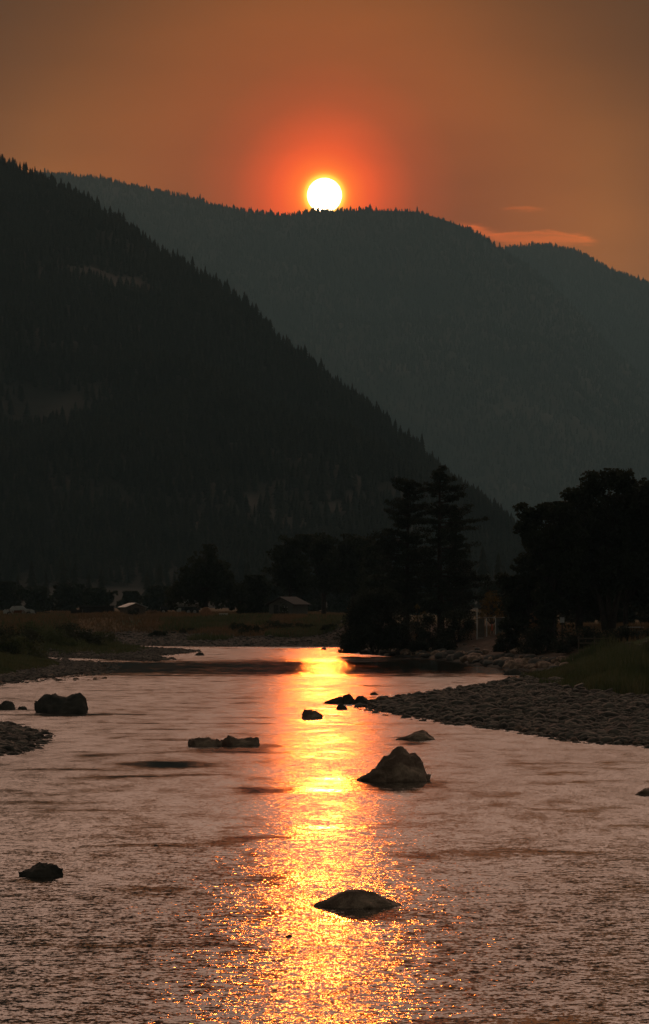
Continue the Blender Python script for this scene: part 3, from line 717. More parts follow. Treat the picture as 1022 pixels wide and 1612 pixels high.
def broadleaf(name, xpx, ytop, D, wpx, label, seed, lobes=None, leaf='leaf', leaves=16000, size=.2, crown0=.28, cat='tree', group=None, trunks=1, bark='bark', base_z=None):
    """crown from lobes given as (dx, height fraction, radius) relative to half width / height"""
    X0 = (xpx - W0 / 2) / F * D; z0 = gz(X0, D) if base_z is None else base_z
    top = P(xpx, ytop, D)[2]; H = top - z0; Wd = wpx * D / F / 2; rr = random.Random(seed)
    root = empty(name, (X0, D, z0 - .05))
    if lobes is None:
        lobes = []
        for i in range(17):
            f = rr.uniform(crown0 + .1, .9); wf = math.sqrt(max(.1, 1 - ((f - .55) / .52) ** 2))
            lobes.append((rr.uniform(-1, 1) * .72 * wf, f, rr.uniform(.26, .42)))
        lobes.append((rr.uniform(-.15, .15), .86, .33))
    cs = []; rs = []; tips = []
    for (fx, fz, fr) in lobes:
        ry = rr.uniform(-.6, .6); c0 = Vector((fx * Wd, ry * Wd * .8, fz * H)); r0 = fr * 1.3 * (.62 * Wd + .38 * min(H * .5, Wd * 2))
        tips.append(c0)
        for j in range(13):
            dv = Vector((rr.gauss(0, 1), rr.gauss(0, 1), rr.gauss(0, .8))).normalized() * r0 * rr.uniform(.25, .95)
            q = c0 + dv; q.z = min(q.z, H - .15); q.x = max(-Wd * 1.06, min(Wd * 1.06, q.x)) + rr.uniform(-.15, .15); cs.append(q); rs.append(r0 * rr.uniform(.22, .5))
    cs = np.array([tuple(c) for c in cs]); rs = np.array(rs)[:, None] * np.array([[1.15, 1.1, .8]])
    wgt = rs[:, 0] ** 2.2; cnt = np.maximum((leaves * wgt / wgt.sum()).astype(int), 20)
    V, Fq = leaf_quads(cs, rs, cnt, size, seed)
    V[:, 2] = np.where(V[:, 2] > H + .1, H + .1 - (V[:, 2] - H) * .2, V[:, 2]); V[:, 2] = np.maximum(V[:, 2], .1)
    link('crown', mesh_arrays('crown', V, Fq), M[leaf], root)
    tr = MB()
    for tI in range(trunks):
        lean = (tI - (trunks - 1) / 2) * .12 * H; rb = .028 * H / math.sqrt(trunks) * rr.uniform(.85, 1.1)
        fork = Vector((lean * .8 + rr.uniform(-.1, .1), rr.uniform(-.2, .2), H * .42))
        tr.path([(lean * .15, 0, -.3), (lean * .3, 0, H * .12), (lean * .55, fork.y * .5, H * .27), fork, (lean * 1.1, fork.y * 1.5, H * .7)], [rb * 1.35, rb, rb * .85, rb * .65, rb * .2], 9)
        for q in tips[tI::trunks]:
            st = Vector((lean * .5, 0, H * rr.uniform(.2, .4))); mid = st.lerp(q, .5) + Vector((rr.uniform(-.2, .2), rr.uniform(-.2, .2), rr.uniform(0, .5)))
            tr.path([st, mid, q], [rb * .45, rb * .28, rb * .08], 6)
            for _ in range(3):
                e = q + Vector((rr.uniform(-1, 1), rr.uniform(-1, 1), rr.uniform(-.4, 1))) * Wd * .25
                if e.z < H - .3: tr.path([mid.lerp(q, .6), mid.lerp(e, .7), e], [rb * .14, rb * .08, rb * .03], 5)
    tr.build('trunk', M[bark], root, smooth=True)
    tag(root, label, cat, group); return root

def pine(name, xpx, ytop, D, label, seed, env, crown0=.22, dens=1.0, base_z=None, bark='bark', scale_w=1.0):
    """env: [(height fraction, left reach px, right reach px)] of the branch layers"""
    X0 = (xpx - W0 / 2) / F * D; z0 = gz(X0, D) if base_z is None else base_z
    H = P(xpx, ytop, D)[2] - z0; rr = random.Random(seed); root = empty(name, (X0, D, z0 - .05)); e = np.array(env, float)
    tr = MB(); pts = []; rs = []
    for i in range(9):
        f = i / 8; pts.append((.12 * math.sin(f * 3 + seed), .1 * math.cos(f * 2.3 + seed), -.3 + f * (H * .985 + .3))); rs.append(.024 * H * (1 - f * .88))
    tr.path(pts, rs, 10)
    br = MB(); cs = []; rad = []
    z = crown0
    while z < .985:
        gap = rr.uniform(.010, .036) / dens; wv_ = rr.choice((.7, .9, 1, 1, 1.1, 1.2))
        for _ in range(rr.choice((2, 3, 3, 4))):
            az = rr.uniform(0, 2 * math.pi); lx = math.cos(az)
            reach = np.interp(z, e[:, 0], e[:, 1] if lx < 0 else e[:, 2]) * D / F * scale_w * wv_ * rr.uniform(.5, 1.12)
            L = max(.25, reach); zz = z * H + rr.uniform(-.12, .12)
            up = rr.uniform(-.12, .22) if z < .7 else rr.uniform(.1, .55)
            p0 = Vector((0, 0, zz)); dv = Vector((lx, math.sin(az), 0))
            p1 = p0 + dv * L * .5 + Vector((0, 0, -.02 * L + up * L * .3)); p2 = p0 + dv * L + Vector((0, 0, up * L * .7))
            p2.z = min(p2.z, H - .1)
            br.path([p0, p1, p2], [.018 + .012 * L, .012 + .006 * L, .008], 5)
            k_ = max(2, int(L / .42))
            for j in range(k_):
                f = .32 + .68 * (j + rr.random() * .6) / k_; f = min(f, 1.02)
                q = (p0.lerp(p1, f * 2) if f < .5 else p1.lerp(p2, f * 2 - 1)) + Vector((rr.uniform(-.22, .22), rr.uniform(-.25, .25), rr.uniform(-.02, .16)))
                cs.append(tuple(q)); rad.append(rr.uniform(.22, .44) * (.75 + .25 * min(L, 2)))
        z += gap
    for _ in range(14):
        cs.append((rr.uniform(-.12, .12), rr.uniform(-.12, .12), H * rr.uniform(.93, .985))); rad.append(.22)
    cs = np.array(cs); rad = np.array(rad)[:, None] * np.array([[1.1, 1.1, .55]])
    V, Fq = leaf_quads(cs, rad, np.full(len(cs), 40), .16, seed, narrow=.38)
    link('crown', mesh_arrays('crown', V, Fq), M['needle'], root)
    br.build('branches', M[bark], root); tr.build('trunk', M[bark], root, smooth=True)
    tag(root, label, 'pine tree'); return root

def bush(name, xpx, ytop, ybase, D, wpx, label, seed, leaf='willow', leaves=3500, size=.12, cat='bush', group=None, z0=None, stems=9):
    X0 = (xpx - W0 / 2) / F * D; z0 = gz(X0, D) if z0 is None else z0; z0 = min(z0, P(xpx, ybase, D)[2] + .6)
    H = max(.3, P(xpx, ytop, D)[2] - z0); Wd = wpx * D / F / 2; rr = random.Random(seed); root = empty(name, (X0, D, z0 - .03))
    cs = []; rs = []; st = MB()
    for i in range(44):
        fx = rr.uniform(-1, 1); hmax = math.sqrt(max(.06, 1 - abs(fx) ** 2.2)); fz = rr.uniform(.08, 1) * hmax
        r = rr.uniform(.18, .32) * min(Wd * 1.3, H)
        cs.append((fx * Wd * .85, rr.uniform(-.8, .8) * Wd * .6, min(fz * H, H - r * .7))); rs.append((r * 1.1, r * 1.1, r))
        if i < stems: st.path([(rr.uniform(-.1, .1) * Wd, 0, -.1), (fx * Wd * .4, 0, fz * H * .55), cs[-1]], [.05 * min(H, 2) * .6, .02 * min(H, 2), .006], 5)
    cs = np.array(cs); rs = np.array(rs); cnt = np.full(len(cs), leaves // len(cs)); V, Fq = leaf_quads(cs, rs, cnt, size, seed, narrow=.55)
    V[:, 2] = np.maximum(V[:, 2], .02)
    link('foliage', mesh_arrays('foliage', V, Fq), M[leaf], root); st.build('stems', M['bark'], root)
    tag(root, label, cat, group); return root

# the two tall pines in the middle of the right bank
pine('pine_tree', 641, 755, 352, 'narrow dark pine with a rounded tip, left of the taller layered pine', 5,
     [(.1, 34, 26), (.3, 46, 38), (.5, 50, 44), (.7, 44, 38), (.85, 37, 34), (.93, 34, 31), (.98, 24, 20), (1, 6, 6)], .2, 1.7)
pine('pine_tree', 694, 734, 345, 'tallest pine, with wide separate branch layers and sky gaps on its right side', 9,
     [(.12, 40, 60), (.25, 48, 74), (.38, 52, 78), (.44, 40, 52), (.53, 46, 70), (.60, 36, 40), (.70, 40, 66), (.77, 24, 32), (.84, 34, 36), (.93, 26, 26), (.98, 16, 16), (1, 6, 6)], .17, 1.3)
pine('pine_tree', 716, 800, 362, 'shorter pine tucked behind the right side of the tallest pine', 31,
     [(.1, 30, 40), (.3, 30, 40), (.6, 22, 26), (.9, 12, 12), (1, 5, 5)], .1, 1.4)
# broadleaf trees on the far bank
broadleaf('broadleaf_tree', 457, 841, 530, 66, 'upright dark tree behind the pale gabled house, leftmost of the centre grove', 11, leaves=12000, size=.22, group=None)
broadleaf('broadleaf_tree', 510, 838, 540, 74, 'rounded dark tree in the middle of the centre grove', 12, leaves=12000, size=.22)
broadleaf('broadleaf_tree', 556, 840, 535, 78, 'broad dark tree at the right of the centre grove beside the pines', 13, leaves=13000, size=.22)
broadleaf('broadleaf_tree', 600, 852, 500, 60, 'dark tree squeezed between the centre grove and the narrow pine', 14, leaves=10000, size=.22)
broadleaf('broadleaf_tree', 325, 856, 520, 112, 'lone cone-topped dark tree behind the tanker truck', 15,
          lobes=[(0, .9, .22), (-.1, .78, .3), (.15, .7, .33), (-.4, .55, .38), (.4, .55, .38), (0, .5, .45), (-.65, .36, .36), (.65, .38, .38), (-.2, .32, .4), (.3, .3, .4), (-.9, .24, .22), (.9, .25, .22)], leaves=13000, size=.22, crown0=.1)
broadleaf('broadleaf_tree', 405, 905, 525, 52, 'small dark tree between the lone cone-topped tree and the house', 16, leaves=7000, size=.22, crown0=.05)
broadleaf('broadleaf_tree', 378, 925, 540, 40, 'low dark tree just right of the lone cone-topped tree', 17, leaves=5000, size=.22, crown0=.05)
# the dark mass on the right bank
broadleaf('cottonwood_tree', 958, 738, 290, 176, 'tallest broadleaf tree of the right bank, with a forked trunk', 21, trunks=3, leaves=34000, size=.16,
          lobes=[(0, .93, .24), (.2, .92, .2), (-.3, .86, .26), (.4, .84, .26), (-.6, .76, .28), (.65, .78, .28), (-.1, .76, .35), (-.8, .62, .3), (.8, .62, .3), (-.4, .6, .36), (.3, .62, .38), (0, .5, .4), (-.7, .44, .32), (.7, .44, .3), (-.35, .38, .3), (.35, .4, .3), (.05, .34, .28)])
broadleaf('cottonwood_tree', 868, 790, 285, 96, 'tree with a ragged left-leaning crown, left edge of the right bank mass', 22, trunks=1, leaves=19000, size=.15,
          lobes=[(-.78, .93, .22), (-.72, .82, .3), (-.2, .92, .3), (.3, .95, .3), (-.5, .72, .32), (.1, .76, .4), (.6, .8, .35), (-.3, .58, .35), (.4, .6, .4), (0, .42, .38), (.6, .4, .3), (-.1, .28, .3)])
broadleaf('cottonwood_tree', 1032, 752, 300, 130, 'tree cut by the right edge of the picture above the green grass', 23, leaves=20000, size=.16)
broadleaf('cottonwood_tree', 832, 868, 300, 84, 'low rounded tree at the foot of the right bank mass', 24, leaves=14000, size=.15, crown0=.02,
          lobes=[(-.2, .88, .3), (.2, .9, .3), (-.5, .7, .35), (.4, .7, .4), (0, .6, .45), (-.7, .45, .32), (.7, .5, .35), (-.3, .3, .4), (.3, .3, .4), (-.75, .2, .28), (.75, .2, .3)])
broadleaf('cottonwood_tree', 912, 800, 306, 120, 'dense tree filling the middle of the right bank mass', 25, leaves=20000, size=.16, crown0=.1)
broadleaf('cottonwood_tree', 985, 850, 315, 130, 'low dense tree behind the forked trunk', 26, leaves=16000, size=.17, crown0=.05)
# bushes
bush('willow_bush', 592, 928, 1024, 336, 104, 'large dark willow bush overhanging the water left of the riprap', 31, leaves=30000, size=.13, z0=.3, stems=14)
bush('willow_bush', 640, 950, 1000, 342, 60, 'dark bush filling the gap under the narrow pine', 32, leaves=5000, size=.12)
bush('shrub', 678, 964, 1000, 336, 44, 'small dark shrub between the trunks of the two tall pines', 39, leaves=3500)
bush('shrub', 720, 955, 990, 338, 60, 'dark shrub at the foot of the tallest pine', 33, leaves=5000)
bush('shrub', 557, 952, 972, 395, 22, 'small orange dry shrub at the left edge of the willow bush', 34, 'dry_shrub', 700, .16, z0=2.6)
bush('shrub', 774, 930, 965, 356, 44, 'yellow-leaved shrub behind the white railing', 35, 'autumn', 1900, .10, z0=3.1)
bush('shrub', 660, 950, 985, 350, 26, 'brownish yellow shrub between the two tall pines', 36, 'autumn', 900, .10)
bush('shrub', 841, 963, 978, 292, 22, 'small tan dry shrub under the low rounded tree', 37, 'dry_shrub', 800, .08)
bush('shrub', 209, 960, 982, 497, 24, 'dark green bush in front of the tin-roofed shed', 38, 'willow', 1600, .14)
for i, (x, yt, yb, D, wp, lb) in enumerate([
        (700, 1003, 1024, 330, 36, 'small dark shrub growing among the riprap below the tallest pine'), (660, 1008, 1026, 331, 34, 'small dark shrub growing among the riprap near the willow bush'),
        (800, 998, 1020, 300, 44, 'dark shrub on the bank below the white railing'), (850, 985, 1035, 284, 70, 'dark shrub on the bank left of the green grass'),
        (915, 985, 1040, 272, 90, 'wide dark shrub on the bank under the ragged tree'), (985, 985, 1035, 270, 90, 'wide dark shrub on the bank under the forked trunk'), (1040, 980, 1030, 268, 80, 'dark shrub on the bank at the right edge')]):
    bush('shrub', x, yt, yb, D, wp, lb, 50 + i, 'willow', 3800, .12)
for i, (x, yt, yb, D, wp) in enumerate([(20, 986, 1030, 345, 110), (80, 990, 1030, 355, 90), (130, 990, 1026, 370, 80), (55, 978, 1015, 400, 80), (105, 980, 1012, 410, 66), (160, 994, 1018, 400, 60), (-20, 994, 1040, 300, 110), (30, 1002, 1044, 300, 90)]):
    bush('willow_bush', x, yt, yb, D, wp, ('low willow bush on the left bank, ' + ['widest one by the narrow channel', 'second one right of the edge', 'right one of the front row', 'back row one below the flat trailer', 'back row one below the storage box', 'last one towards the spit tip', 'cut by the left picture edge', 'nearest one at the left channel end'][i]), 70 + i, 'green_grass' if i % 2 else 'leaf_olive', 2600, .13, group='low bushes on the left bank')
for i, (x, D, wp, h) in enumerate([(395, 440, 44, 14), (430, 445, 40, 16), (460, 442, 50, 12), (375, 450, 30, 12), (490, 440, 30, 8), (520, 432, 34, 9), (250, 450, 36, 8), (300, 452, 40, 7)]):
    yb = HOR + (EYE - gz((x - 511) / F * D, D)) / D * F
    bush('shrub', x, yb - h, yb, D, wp, ('low green shrub on the far bank slope, ' + ['below and left of the house', 'below the house door', 'widest, right below the house', 'left end of the row by the house', 'right end of the row by the house', 'alone right of the row', 'below the brush pile', 'below the tanker truck'][i]), 90 + i, 'leaf_olive', 1200, .14, group='low shrubs on the far bank slope')
for i, (x, yt, D, wp, lb) in enumerate([
        (600, 905, 430, 70, 'low dark tree behind the willow bush'), 
        (800, 918, 400, 60, 'low dark tree behind the open shelter'), (850, 905, 410, 90, 'low dark tree behind the low rounded tree'), (915, 900, 400, 100, 'low dark tree behind the dense tree'),
        (975, 895, 395, 90, 'low dark tree behind the picnic table'), (1035, 900, 400, 100, 'low dark tree behind the grass at the right edge')]):
    broadleaf('broadleaf_tree', x, yt, D, wp, lb, 160 + i, leaves=9000, size=.2, crown0=-.1)
# hazy trees on the field behind the shed and the old car
cv = [conifer_proto(300 + i, 12, 9, .16) for i in range(4)]
cm_ = [mesh_arrays('crown', *c_) for c_ in cv]
for i, (x, yt, D, ws) in enumerate([(28, 905, 900, 1.2), (50, 880, 950, 1.1), (72, 900, 930, 1.2), (98, 868, 1000, 1.1), (118, 884, 960, 1.2), (140, 900, 900, 1.3), (-8, 890, 920, 1.2), (160, 893, 980, 1.1), (232, 896, 930, 1.1), (252, 885, 960, 1.2),
                                 (275, 903, 900, 1.3), (390, 880, 1000, 1.1), (420, 872, 1020, 1.2), (365, 893, 940, 1.2), (785, 868, 900, 1.1), (760, 858, 980, 1.1), (735, 850, 960, 1.1), (450, 890, 900, 1.2), (545, 885, 900, 1.2)]):
    p = P(x, yt, D); z0 = gz(p[0], D); h = p[2] - z0
    o = link('field_conifer', cm_[i % 4], M['conifer'], None, (p[0], D, z0), i * 1.3); o.scale = (h * ws, h * ws, h)
    tag(o, 'hazy dark conifer at the back of the field below the near mountain', 'conifer', 'hazy conifers behind the field')
for i, (x, yt, D, wp, lb) in enumerate([
        (10, 915, 820, 60, 'above the old white sedan at the left edge'), (60, 922, 800, 60, 'above the flat trailer'), (110, 918, 840, 60, 'above the small dark storage box'),
        (155, 925, 800, 60, 'above the long low dark shed'), (250, 922, 830, 60, 'above the brush pile'), (205, 930, 860, 40, 'straight above the small wooden shed'), (290, 925, 790, 50, 'above the tanker truck'),
        (425, 915, 760, 60, 'left of the pale gabled house'), (780, 915, 700, 50, 'above the white railing'), (478, 920, 740, 70, 'right above the pale gabled house'), (535, 915, 760, 80, 'seen between trunks of the centre grove'),
        (590, 918, 700, 70, 'just left of the narrow pine'), (645, 920, 700, 70, 'behind the narrow pine'), (700, 922, 720, 70, 'behind the tallest pine')]):
    broadleaf('field_tree', x, yt, D, wp, 'low hazy tree behind the field, ' + lb, 130 + i, leaves=2600, size=.5, crown0=-.1, group='low hazy trees behind the field')

# ------------------------------------------------------------------ grass
def grass(name, X_, Y_, Z_, h, wd, m, seed, label, lean=.35):
    q = np.random.default_rng(seed); n = len(X_); az = q.uniform(0, 6.28, n); ln = q.uniform(0, lean, n) * h; fa = q.uniform(0, 3.14, n)
    ax_, ay_ = np.cos(fa) * wd, np.sin(fa) * wd; lx, ly = np.cos(az) * ln, np.sin(az) * ln
    b0 = np.stack([X_ - ax_, Y_ - ay_, Z_ - .04], -1); b1 = np.stack([X_ + ax_, Y_ + ay_, Z_ - .04], -1)
    m0 = np.stack([X_ - ax_ * .6 + lx * .35, Y_ - ay_ * .6 + ly * .35, Z_ + h * .6], -1); m1 = np.stack([X_ + ax_ * .6 + lx * .35, Y_ + ay_ * .6 + ly * .35, Z_ + h * .6], -1)
    tp = np.stack([X_ + lx, Y_ + ly, Z_ + h], -1)
    V = np.stack([b0, b1, m1, m0, tp], 1).reshape(-1, 3); b_ = np.arange(n) * 5
    tag(link(name, mesh_arrays(name, V, [np.stack([b_, b_ + 1, b_ + 2, b_ + 3], -1), np.stack([b_ + 3, b_ + 2, b_ + 4], -1)]), M[m]), label, 'grass', kind='stuff')
# tall green grass on the right bar
n = 170000; X_ = rg.uniform(9, 46, n); Y_ = rg.uniform(160, 262, n); zz = ground(X_, Y_)
cl = fbm(X_ * .5, Y_ * .18, 3); pxx = 511 + X_ / Y_ * F; g_ = sdf(SH_G, X_, Y_)
kp = (g_ + cl * 3 > 0) & (pxx < 1180); X_, Y_, zz, cl, g_ = X_[kp], Y_[kp], zz[kp], cl[kp], g_[kp]
hh = (.5 + 2.8 * np.clip(cl + .18, 0, .6)) * rg.uniform(.55, 1.15, len(X_)) * (.40 + .52 * sstep(511 + X_ / Y_ * F, 860, 1010)) * (.5 + .5 * sstep(g_, -1, 3))
grass('tall_grass', X_, Y_, zz, hh, .035, 'green_grass', 1, 'tall green grass on the right gravel bar')
# left banks
def bank_grass(poly, n, x0, x1, y0, y1, smin, hmin, hmax, m, seed, label, wd=.05, cut=-1):
    X_, Y_, s_ = scatter(poly, n, x0, x1, y0, y1, smin, 400); cl = fbm(X_ * .35, Y_ * .1, 3); kp = (s_ + cl * 8 > smin) & (cl > cut); X_, Y_, cl, s_ = X_[kp], Y_[kp], cl[kp], s_[kp]
    h = (hmin + (hmax - hmin) * np.clip(cl + .35, 0, 1)) * rg.uniform(.5, 1.1, len(X_)) * sstep(s_, smin - 3, smin + 6)
    grass('bank_grass', X_, Y_, ground(X_, Y_), h, wd, m, seed, label)
bank_grass(SH_B, 60000, -80, 290, 985, 1041, 4, .4, 1.3, 'green_grass', 2, 'green grass on the upper left spit')
bank_grass(SH_C, 80000, -80, 175, 1000, 1078, 3.5, .4, 1.3, 'green_grass', 3, 'green grass on the lower left bank')
# far bank: dry grass with greener tufts below
n = 90000; px_ = rg.uniform(-60, 600, n); Y_ = rg.uniform(430, 640, n); X_ = (px_ - 511) / F * Y_; zz, a_, b_, c_, d_, e_ = ground(X_, Y_, True); cl = fbm(X_ * .2, Y_ * .06, 3)
kp = (a_ + cl * 12 > 18); grass('dry_grass', X_[kp], Y_[kp], zz[kp], rg.uniform(.2, .55, kp.sum()) * (1 + cl[kp]), .07, 'dry_grass', 4, 'dry tan grass on the far bank and field')
n = 26000; px_ = rg.uniform(250, 580, n); Y_ = rg.uniform(430, 475, n); X_ = (px_ - 511) / F * Y_; zz, a_, b_, c_, d_, e_ = ground(X_, Y_, True); cl = fbm(X_ * .2 + 40, Y_ * .06, 3)
kp = (a_ > 9) & (cl > .02); grass('bank_grass', X_[kp], Y_[kp], zz[kp], rg.uniform(.25, .7, kp.sum()), .06, 'green_grass', 5, 'greener grass low on the far bank slope')
n = 16000; px_ = rg.uniform(640, 1060, n); Y_ = rg.uniform(265, 350, n); X_ = (px_ - 511) / F * Y_; zz, a_, b_, c_, d_, e_ = ground(X_, Y_, True)
kp = (a_ > 8); grass('bank_grass', X_[kp], Y_[kp], zz[kp], rg.uniform(.15, .5, kp.sum()), .04, 'dry_grass', 6, 'short dry grass along the top of the right bank')

# ------------------------------------------------------------------ things on the far bank
def site(x, D): X0 = (x - W0 / 2) / F * D; return (X0, D, gz(X0, D) + .02)
# old white car
t = empty('old_car', site(30, 500), R(6))
body = [(-2.15, .35), (-2.2, .75), (-2.0, .95), (-1.3, 1.0), (-.9, 1.42), (.55, 1.45), (1.05, 1.02), (1.9, .93), (2.15, .78), (2.2, .4), (1.85, .3), (-1.85, .3)]
MB().prism(body, -.85, .85, (.95, .28)).build('body', M['old_white'], t, bevel=.05)
MB().prism([(-.95, 1.02), (-.8, 1.34), (-.1, 1.36), (-.1, 1.02)], -.83, .83, (.95, .28)).build('window', M['glass'], t)
MB().prism([(.0, 1.02), (.0, 1.36), (.5, 1.36), (.82, 1.02)], -.83, .83, (.95, .28)).build('window', M['glass'], t)
MB().box((-.15, -.862, .62), (1.1, .02, .42)).build('door', M['rust'], t)
MB().box((2.2, 0, .48), (.1, 1.6, .14)).build('bumper', M['rim'], t)
for sy in (-.62, .62): MB().tube((2.12, sy, .72), (2.2, sy, .72), .11, n=12).build('headlight', M['rim'], t)
for x in (-1.35, 1.35):
    for y in (-.78, .78): wheel(t, x, y, .32, .34, .2, M['tyre'], M['rim'])
tag(t, 'old white sedan patched with rust, parked in dry grass at the far left', 'car')
t = empty('flat_trailer', site(55, 503), R(4))
MB().box((0, 0, .62), (2.6, 1.5, .12)).box((-1.2, 0, .75), (.08, 1.5, .25)).build('deck', M['dark_metal'], t)
MB().tube((1.3, 0, .55), (2.2, 0, .45), .05).build('drawbar', M['dark_metal'], t)
for y in (-.8, .8): wheel(t, 0, y, .3, .32, .18, M['tyre'], M['rim'])
tag(t, 'low dark flat trailer behind the old white sedan', 'trailer')
# dark shed and bin beside it
t = empty('dark_shed', site(153, 520))
MB().box((0, 0, .75), (5.0, 2.4, 1.5)).build('wall', M['wood_dark'], t)
MB().prism([(-2.65, 1.5), (2.65, 1.5), (2.6, 1.66), (-2.6, 1.66)], -1.4, 1.4).build('roof', M['roof_grey'], t)
for x in (-1.4, .2, 1.6): MB().box((x, -1.21, .65), (.9, .03, 1.2)).build('door', M['dark_metal'], t)
tag(t, 'long low dark shed with a flat grey roof, left of the small shed', 'shed')
t = empty('storage_bin', site(121, 515))
MB().box((0, 0, .42), (1.7, 1.3, .84)).build('box', M['wood_dark'], t, bevel=.02); MB().box((0, 0, .9), (1.8, 1.4, .08)).build('lid', M['roof_grey'], t, bevel=.02)
tag(t, 'small dark box with a grey lid at the left end of the long low shed', 'bin')
# tin-roofed shed
t = empty('small_shed', site(209, 505), R(24))
MB().prism([(-1.45, 0), (1.45, 0), (1.45, 1.25), (0, 1.75), (-1.45, 1.25)], -1.3, 1.3).build('wall', M['wood'], t)
rf = MB()
rf.f = [(0, 1, 2, 3), (4, 7, 6, 5), (0, 4, 5, 1), (1, 5, 6, 2), (2, 6, 7, 3), (3, 7, 4, 0)]
for s_, nm in ((-1, 'roof'), (1, 'roof')):
    r_ = MB(); r_.prism([(0, 1.80), (s_ * 1.75, 1.20), (s_ * 1.75, 1.26), (0, 1.87)][::s_], -1.5, 1.5).build(nm, M['tin_roof'], t)
MB().box((.1, -1.32, .55), (.8, .04, 1.1)).build('door', M['wood_dark'], t)
tag(t, 'small wooden shed with a pale tin gable roof, behind a round bush', 'shed')
# tanker truck
t = empty('tanker_truck', site(286, 560), R(-4))
MB().box((.2, 0, .85), (5.6, .9, .22)).build('chassis', M['dark_metal'], t)
tk = MB().tube((-.9, 0, 1.95), (2.6, 0, 1.95), .72, n=20).build('tank', M['tank'], t, smooth=False, bevel=.06)
MB().tube((.2, 0, 2.55), (.2, 0, 2.8), .3, n=12).build('hatch', M['tank'], tk)
MB().box((-.75, 0, 2.83), (1.2, .5, .05)).build('catwalk', M['white_paint'], tk)
MB().prism([(-2.3, .7), (-2.3, 1.5), (-2.05, 2.1), (-1.15, 2.15), (-1.05, .7)], -.95, .95).build('cab', M['dark_metal'], t, bevel=.06)
MB().prism([(-3.2, .65), (-3.25, 1.25), (-3.1, 1.42), (-2.31, 1.5), (-2.31, .65)], -.8, .8).build('hood', M['dark_metal'], t, bevel=.05)
MB().prism([(-2.15, 1.5), (-1.98, 2.0), (-1.3, 2.02), (-1.25, 1.5)], -.965, .965).build('window', M['glass'], t)
for y in (-.62, .62): MB().tube((-3.27, y, 1.05), (-3.2, y, 1.05), .15, n=12).build('headlight', M['white_paint'], t)
MB().box((-1.0, -.98, 1.3), (.45, .1, .55)).build('toolbox', M['white_paint'], t)
MB().box((-.3, -.95, .75), (.7, .3, .6)).build('side_tank', M['tank'], t, bevel=.05)
for x in (-2.75, 1.2, 2.2):
    for y in (-.8, .8): wheel(t, x, y, .48, .48, .28, M['tyre'], M['rim'])
tag(t, 'old tanker truck with a dark cab and pale cylindrical tank, under the lone tree', 'truck')
# straw-coloured bale and pale drum
t = empty('round_bale', site(325, 490), R(80))
vb = MB().tube((-.55, 0, .62), (.55, 0, .62), .68, n=22).build('bale', M['hay'], t, bevel=.08)
MB().tube((-.25, 0, .62), (-.18, 0, .62), .69, n=22).tube((.2, 0, .62), (.27, 0, .62), .69, n=22).build('twine', M['wood'], t)
tag(t, 'orange-brown round bale in the grass right of the tanker truck', 'bale')
t = empty('feed_trough', site(352, 488), R(15))
MB().prism([(-.5, .15), (.5, .15), (.6, .5), (-.6, .5)], -.25, .25).build('basin', M['white_paint'], t); MB().box((-.4, 0, .08), (.08, .5, .16)).box((.4, 0, .08), (.08, .5, .16)).build('feet', M['wood'], t)
tag(t, 'small white trough in the grass right of the round bale', 'trough')
# low reddish pile beside the shed
bush('brush_pile', 240, 960, 974, 510, 26, 'low reddish brush pile right of the small wooden shed', 140, 'dry_shrub', 500, .16)
# gabled house
t = empty('house', site(452, 500), R(-28))
MB().prism([(-1.9, 0), (1.9, 0), (1.9, 1.9), (0, 2.75), (-1.9, 1.9)], -1.8, 2.6).build('wall', M['stucco'], t)
for s_ in (-1, 1):
    MB().prism([(0, 2.82), (s_ * 2.4, 1.74), (s_ * 2.4, 1.86), (0, 2.95)][::s_], -2.3, 2.8).build('roof', M['roof_grey'], t)
wn = MB().box((.7, -1.82, 1.15), (.8, .06, .7)).build('window', M['white_paint'], t); MB().box((.7, -1.86, 1.15), (.66, .03, .56)).build('pane', M['glass'], wn)
dr = MB().box((-.75, -1.82, .95), (.75, .06, 1.7)).build('door', M['wood_dark'], t); MB().tube((-.48, -1.87, .95), (-.48, -1.93, .95), .03, n=8).build('handle', M['rim'], dr)
tag(t, 'small pale gabled house in front of the centre grove', 'house')
bush('shrub', 446, 946, 968, 492, 16, 'small dark shrub against the wall of the pale house', 141, 'leaf', 700, .12)
# utility pole
t = empty('utility_pole', site(768, 480))
MB().path([(0, 0, -.3), (0, 0, 3), (0, 0, 5.4)], [.12, .1, .08], 9).build('pole', M['bark'], t, smooth=True)
MB().box((0, 0, 5.05), (1.3, .09, .1)).build('crossarm', M['bark'], t)
for x in (-.55, .55): MB().tube((x, 0, 5.1), (x, 0, 5.25), .04, n=8).build('insulator', M['rim'], t)
tag(t, 'thin dark utility pole right of the tallest pine', 'pole')
# white railing and posts on the right bank top
def px_m(D): return D / F
D0 = 336; X0, _, z0 = site(751, D0); zt = P(751, 957, D0)[2] - z0; zr = P(751, 972, D0)[2] - z0
t = empty('deck_railing', (X0, D0, z0)); L = 56 * px_m(D0)
MB().box((0, 0, zt / 2), (.09, .09, zt)).build('post', M['white_paint'], t)
rl = MB().box((L / 2, 0, max(zr, .5)), (L, .07, .06)).box((L / 2, 0, .12), (L, .05, .05)).build('rail', M['old_white'], t)
zr = max(zr, .5)
for q in (.27, .52, 1.0): MB().box((L * q, 0, zr / 2 - .02), (.075, .075, zr - .04)).build('post', M['white_paint'], t)
MB().box((L * .76, .02, zr / 2 + .04), (L * .46, .03, zr - .22)).build('panel', M['stucco'], t)
MB().box((L * .12, .02, zr / 2 + .04), (L * .18, .02, zr - .3)).build('panel', M['wood'], t)
tag(t, 'white railing with one tall post on top of the right bank, before the yellow shrub', 'railing')
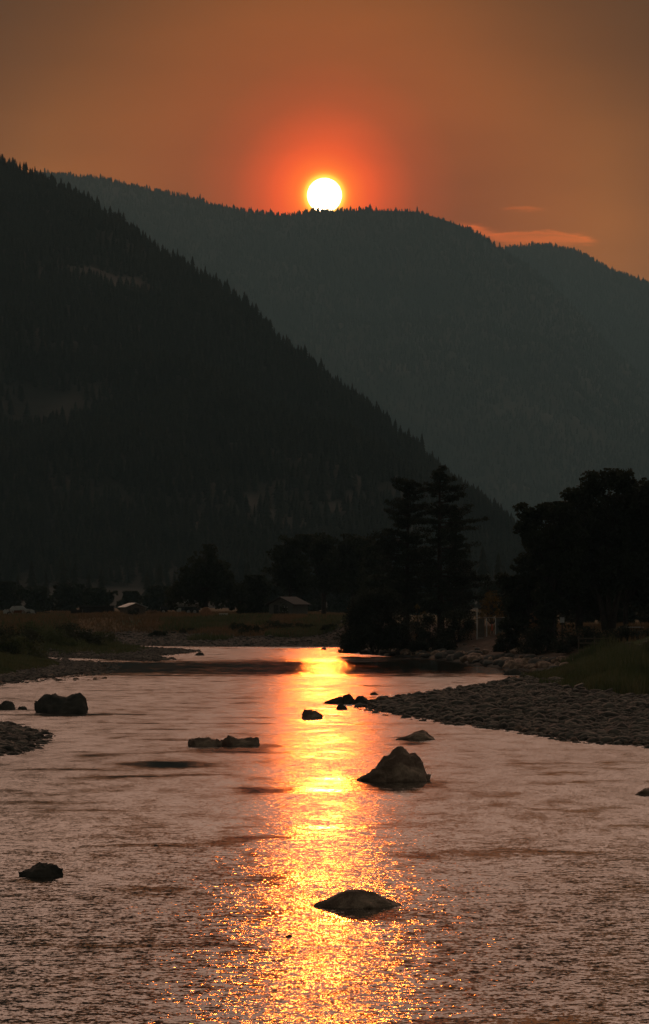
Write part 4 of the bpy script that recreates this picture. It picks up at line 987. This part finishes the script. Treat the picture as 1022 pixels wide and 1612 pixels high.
t = empty('marker_pole', (X0 + 24 * px_m(D0), D0 + .6, z0)); MB().tube((0, 0, 0), (0, 0, 1.35), .03, n=8).build('stake', M['wood'], t); MB().tube((0, 0, .8), (0, 0, 1.45), .055, n=8).build('sleeve', M['orange'], t)
tag(t, 'orange topped stake standing behind the white railing', 'stake')
# open shelter behind the tan shrub
t = empty('shelter', site(822, 330), 0)
MB().box((0, 0, 1.55), (2.9, 2.0, .1)).build('roof', M['roof_grey'], t)
for x in (-1.3, 1.3):
    for y in (-.85, .85): MB().box((x, y, .74), (.1, .1, 1.5)).build('post', M['wood_dark'], t)
tag(t, 'dark open shelter under the trees right of the white railing', 'shelter')
t = empty('birdhouse', site(885, 281)); MB().box((0, 0, 1.1), (.1, .1, 2.2)).build('post', M['wood_dark'], t)
MB().box((0, 0, 2.35), (.34, .26, .42)).build('box', M['old_white'], t); MB().prism([(-.25, 2.56), (.25, 2.56), (0, 2.72)], -.18, .18).build('roof', M['roof_grey'], t)
tag(t, 'pale box on a post in the shade of the right bank trees', 'birdhouse')
t = empty('picnic_table', site(994, 272), R(10))
MB().box((0, 0, .74), (1.8, .75, .05)).build('tabletop', M['old_white'], t)
for y in (-.65, .65): MB().box((0, y, .44), (1.8, .26, .05)).build('bench', M['wood'], t)
for x in (-.7, .7):
    MB().box((x, 0, .40), (.07, 1.4, .08)).build('brace', M['wood'], t)
    for s_ in (-1, 1): MB().path([(x + .05, s_ * .6, 0), (x + .05, s_ * .2, .72)], [.05, .05], 6).build('leg', M['wood'], t)
tag(t, 'weathered picnic table in the shade at the right, beyond the forked trunk', 'table')
t = empty('fence', site(940, 268), R(4))
for x in (-1.4, -.2, 1.0): MB().box((x, 0, .42), (.09, .09, .9)).build('post', M['wood'], t)
for z in (.35, .7): MB().box((-.2, -.06, z), (2.6, .04, .09)).build('rail', M['wood'], t)
tag(t, 'low wooden rail fence under the right bank trees', 'fence')

# ------------------------------------------------------------------ smoke haze
hz = MB().box((0, 6000, 658.5), (18000, 16000, 1323)).build('haze', None)
mh = bpy.data.materials.new('haze'); mh.use_nodes = True; t = NT(mh.node_tree); t.n.clear()
pv = t.node('ShaderNodeVolumePrincipled'); pv.inputs['Color'].default_value = (.44, .80, .93, 1); pv.inputs['Density'].default_value = .80e-4; pv.inputs['Anisotropy'].default_value = .22
out = t.node('ShaderNodeOutputMaterial'); t.l.new(pv.outputs[0], out.inputs['Volume'])
hz.data.materials.append(mh); tag(hz, 'thin grey smoke haze filling the valley', 'haze', kind='stuff')
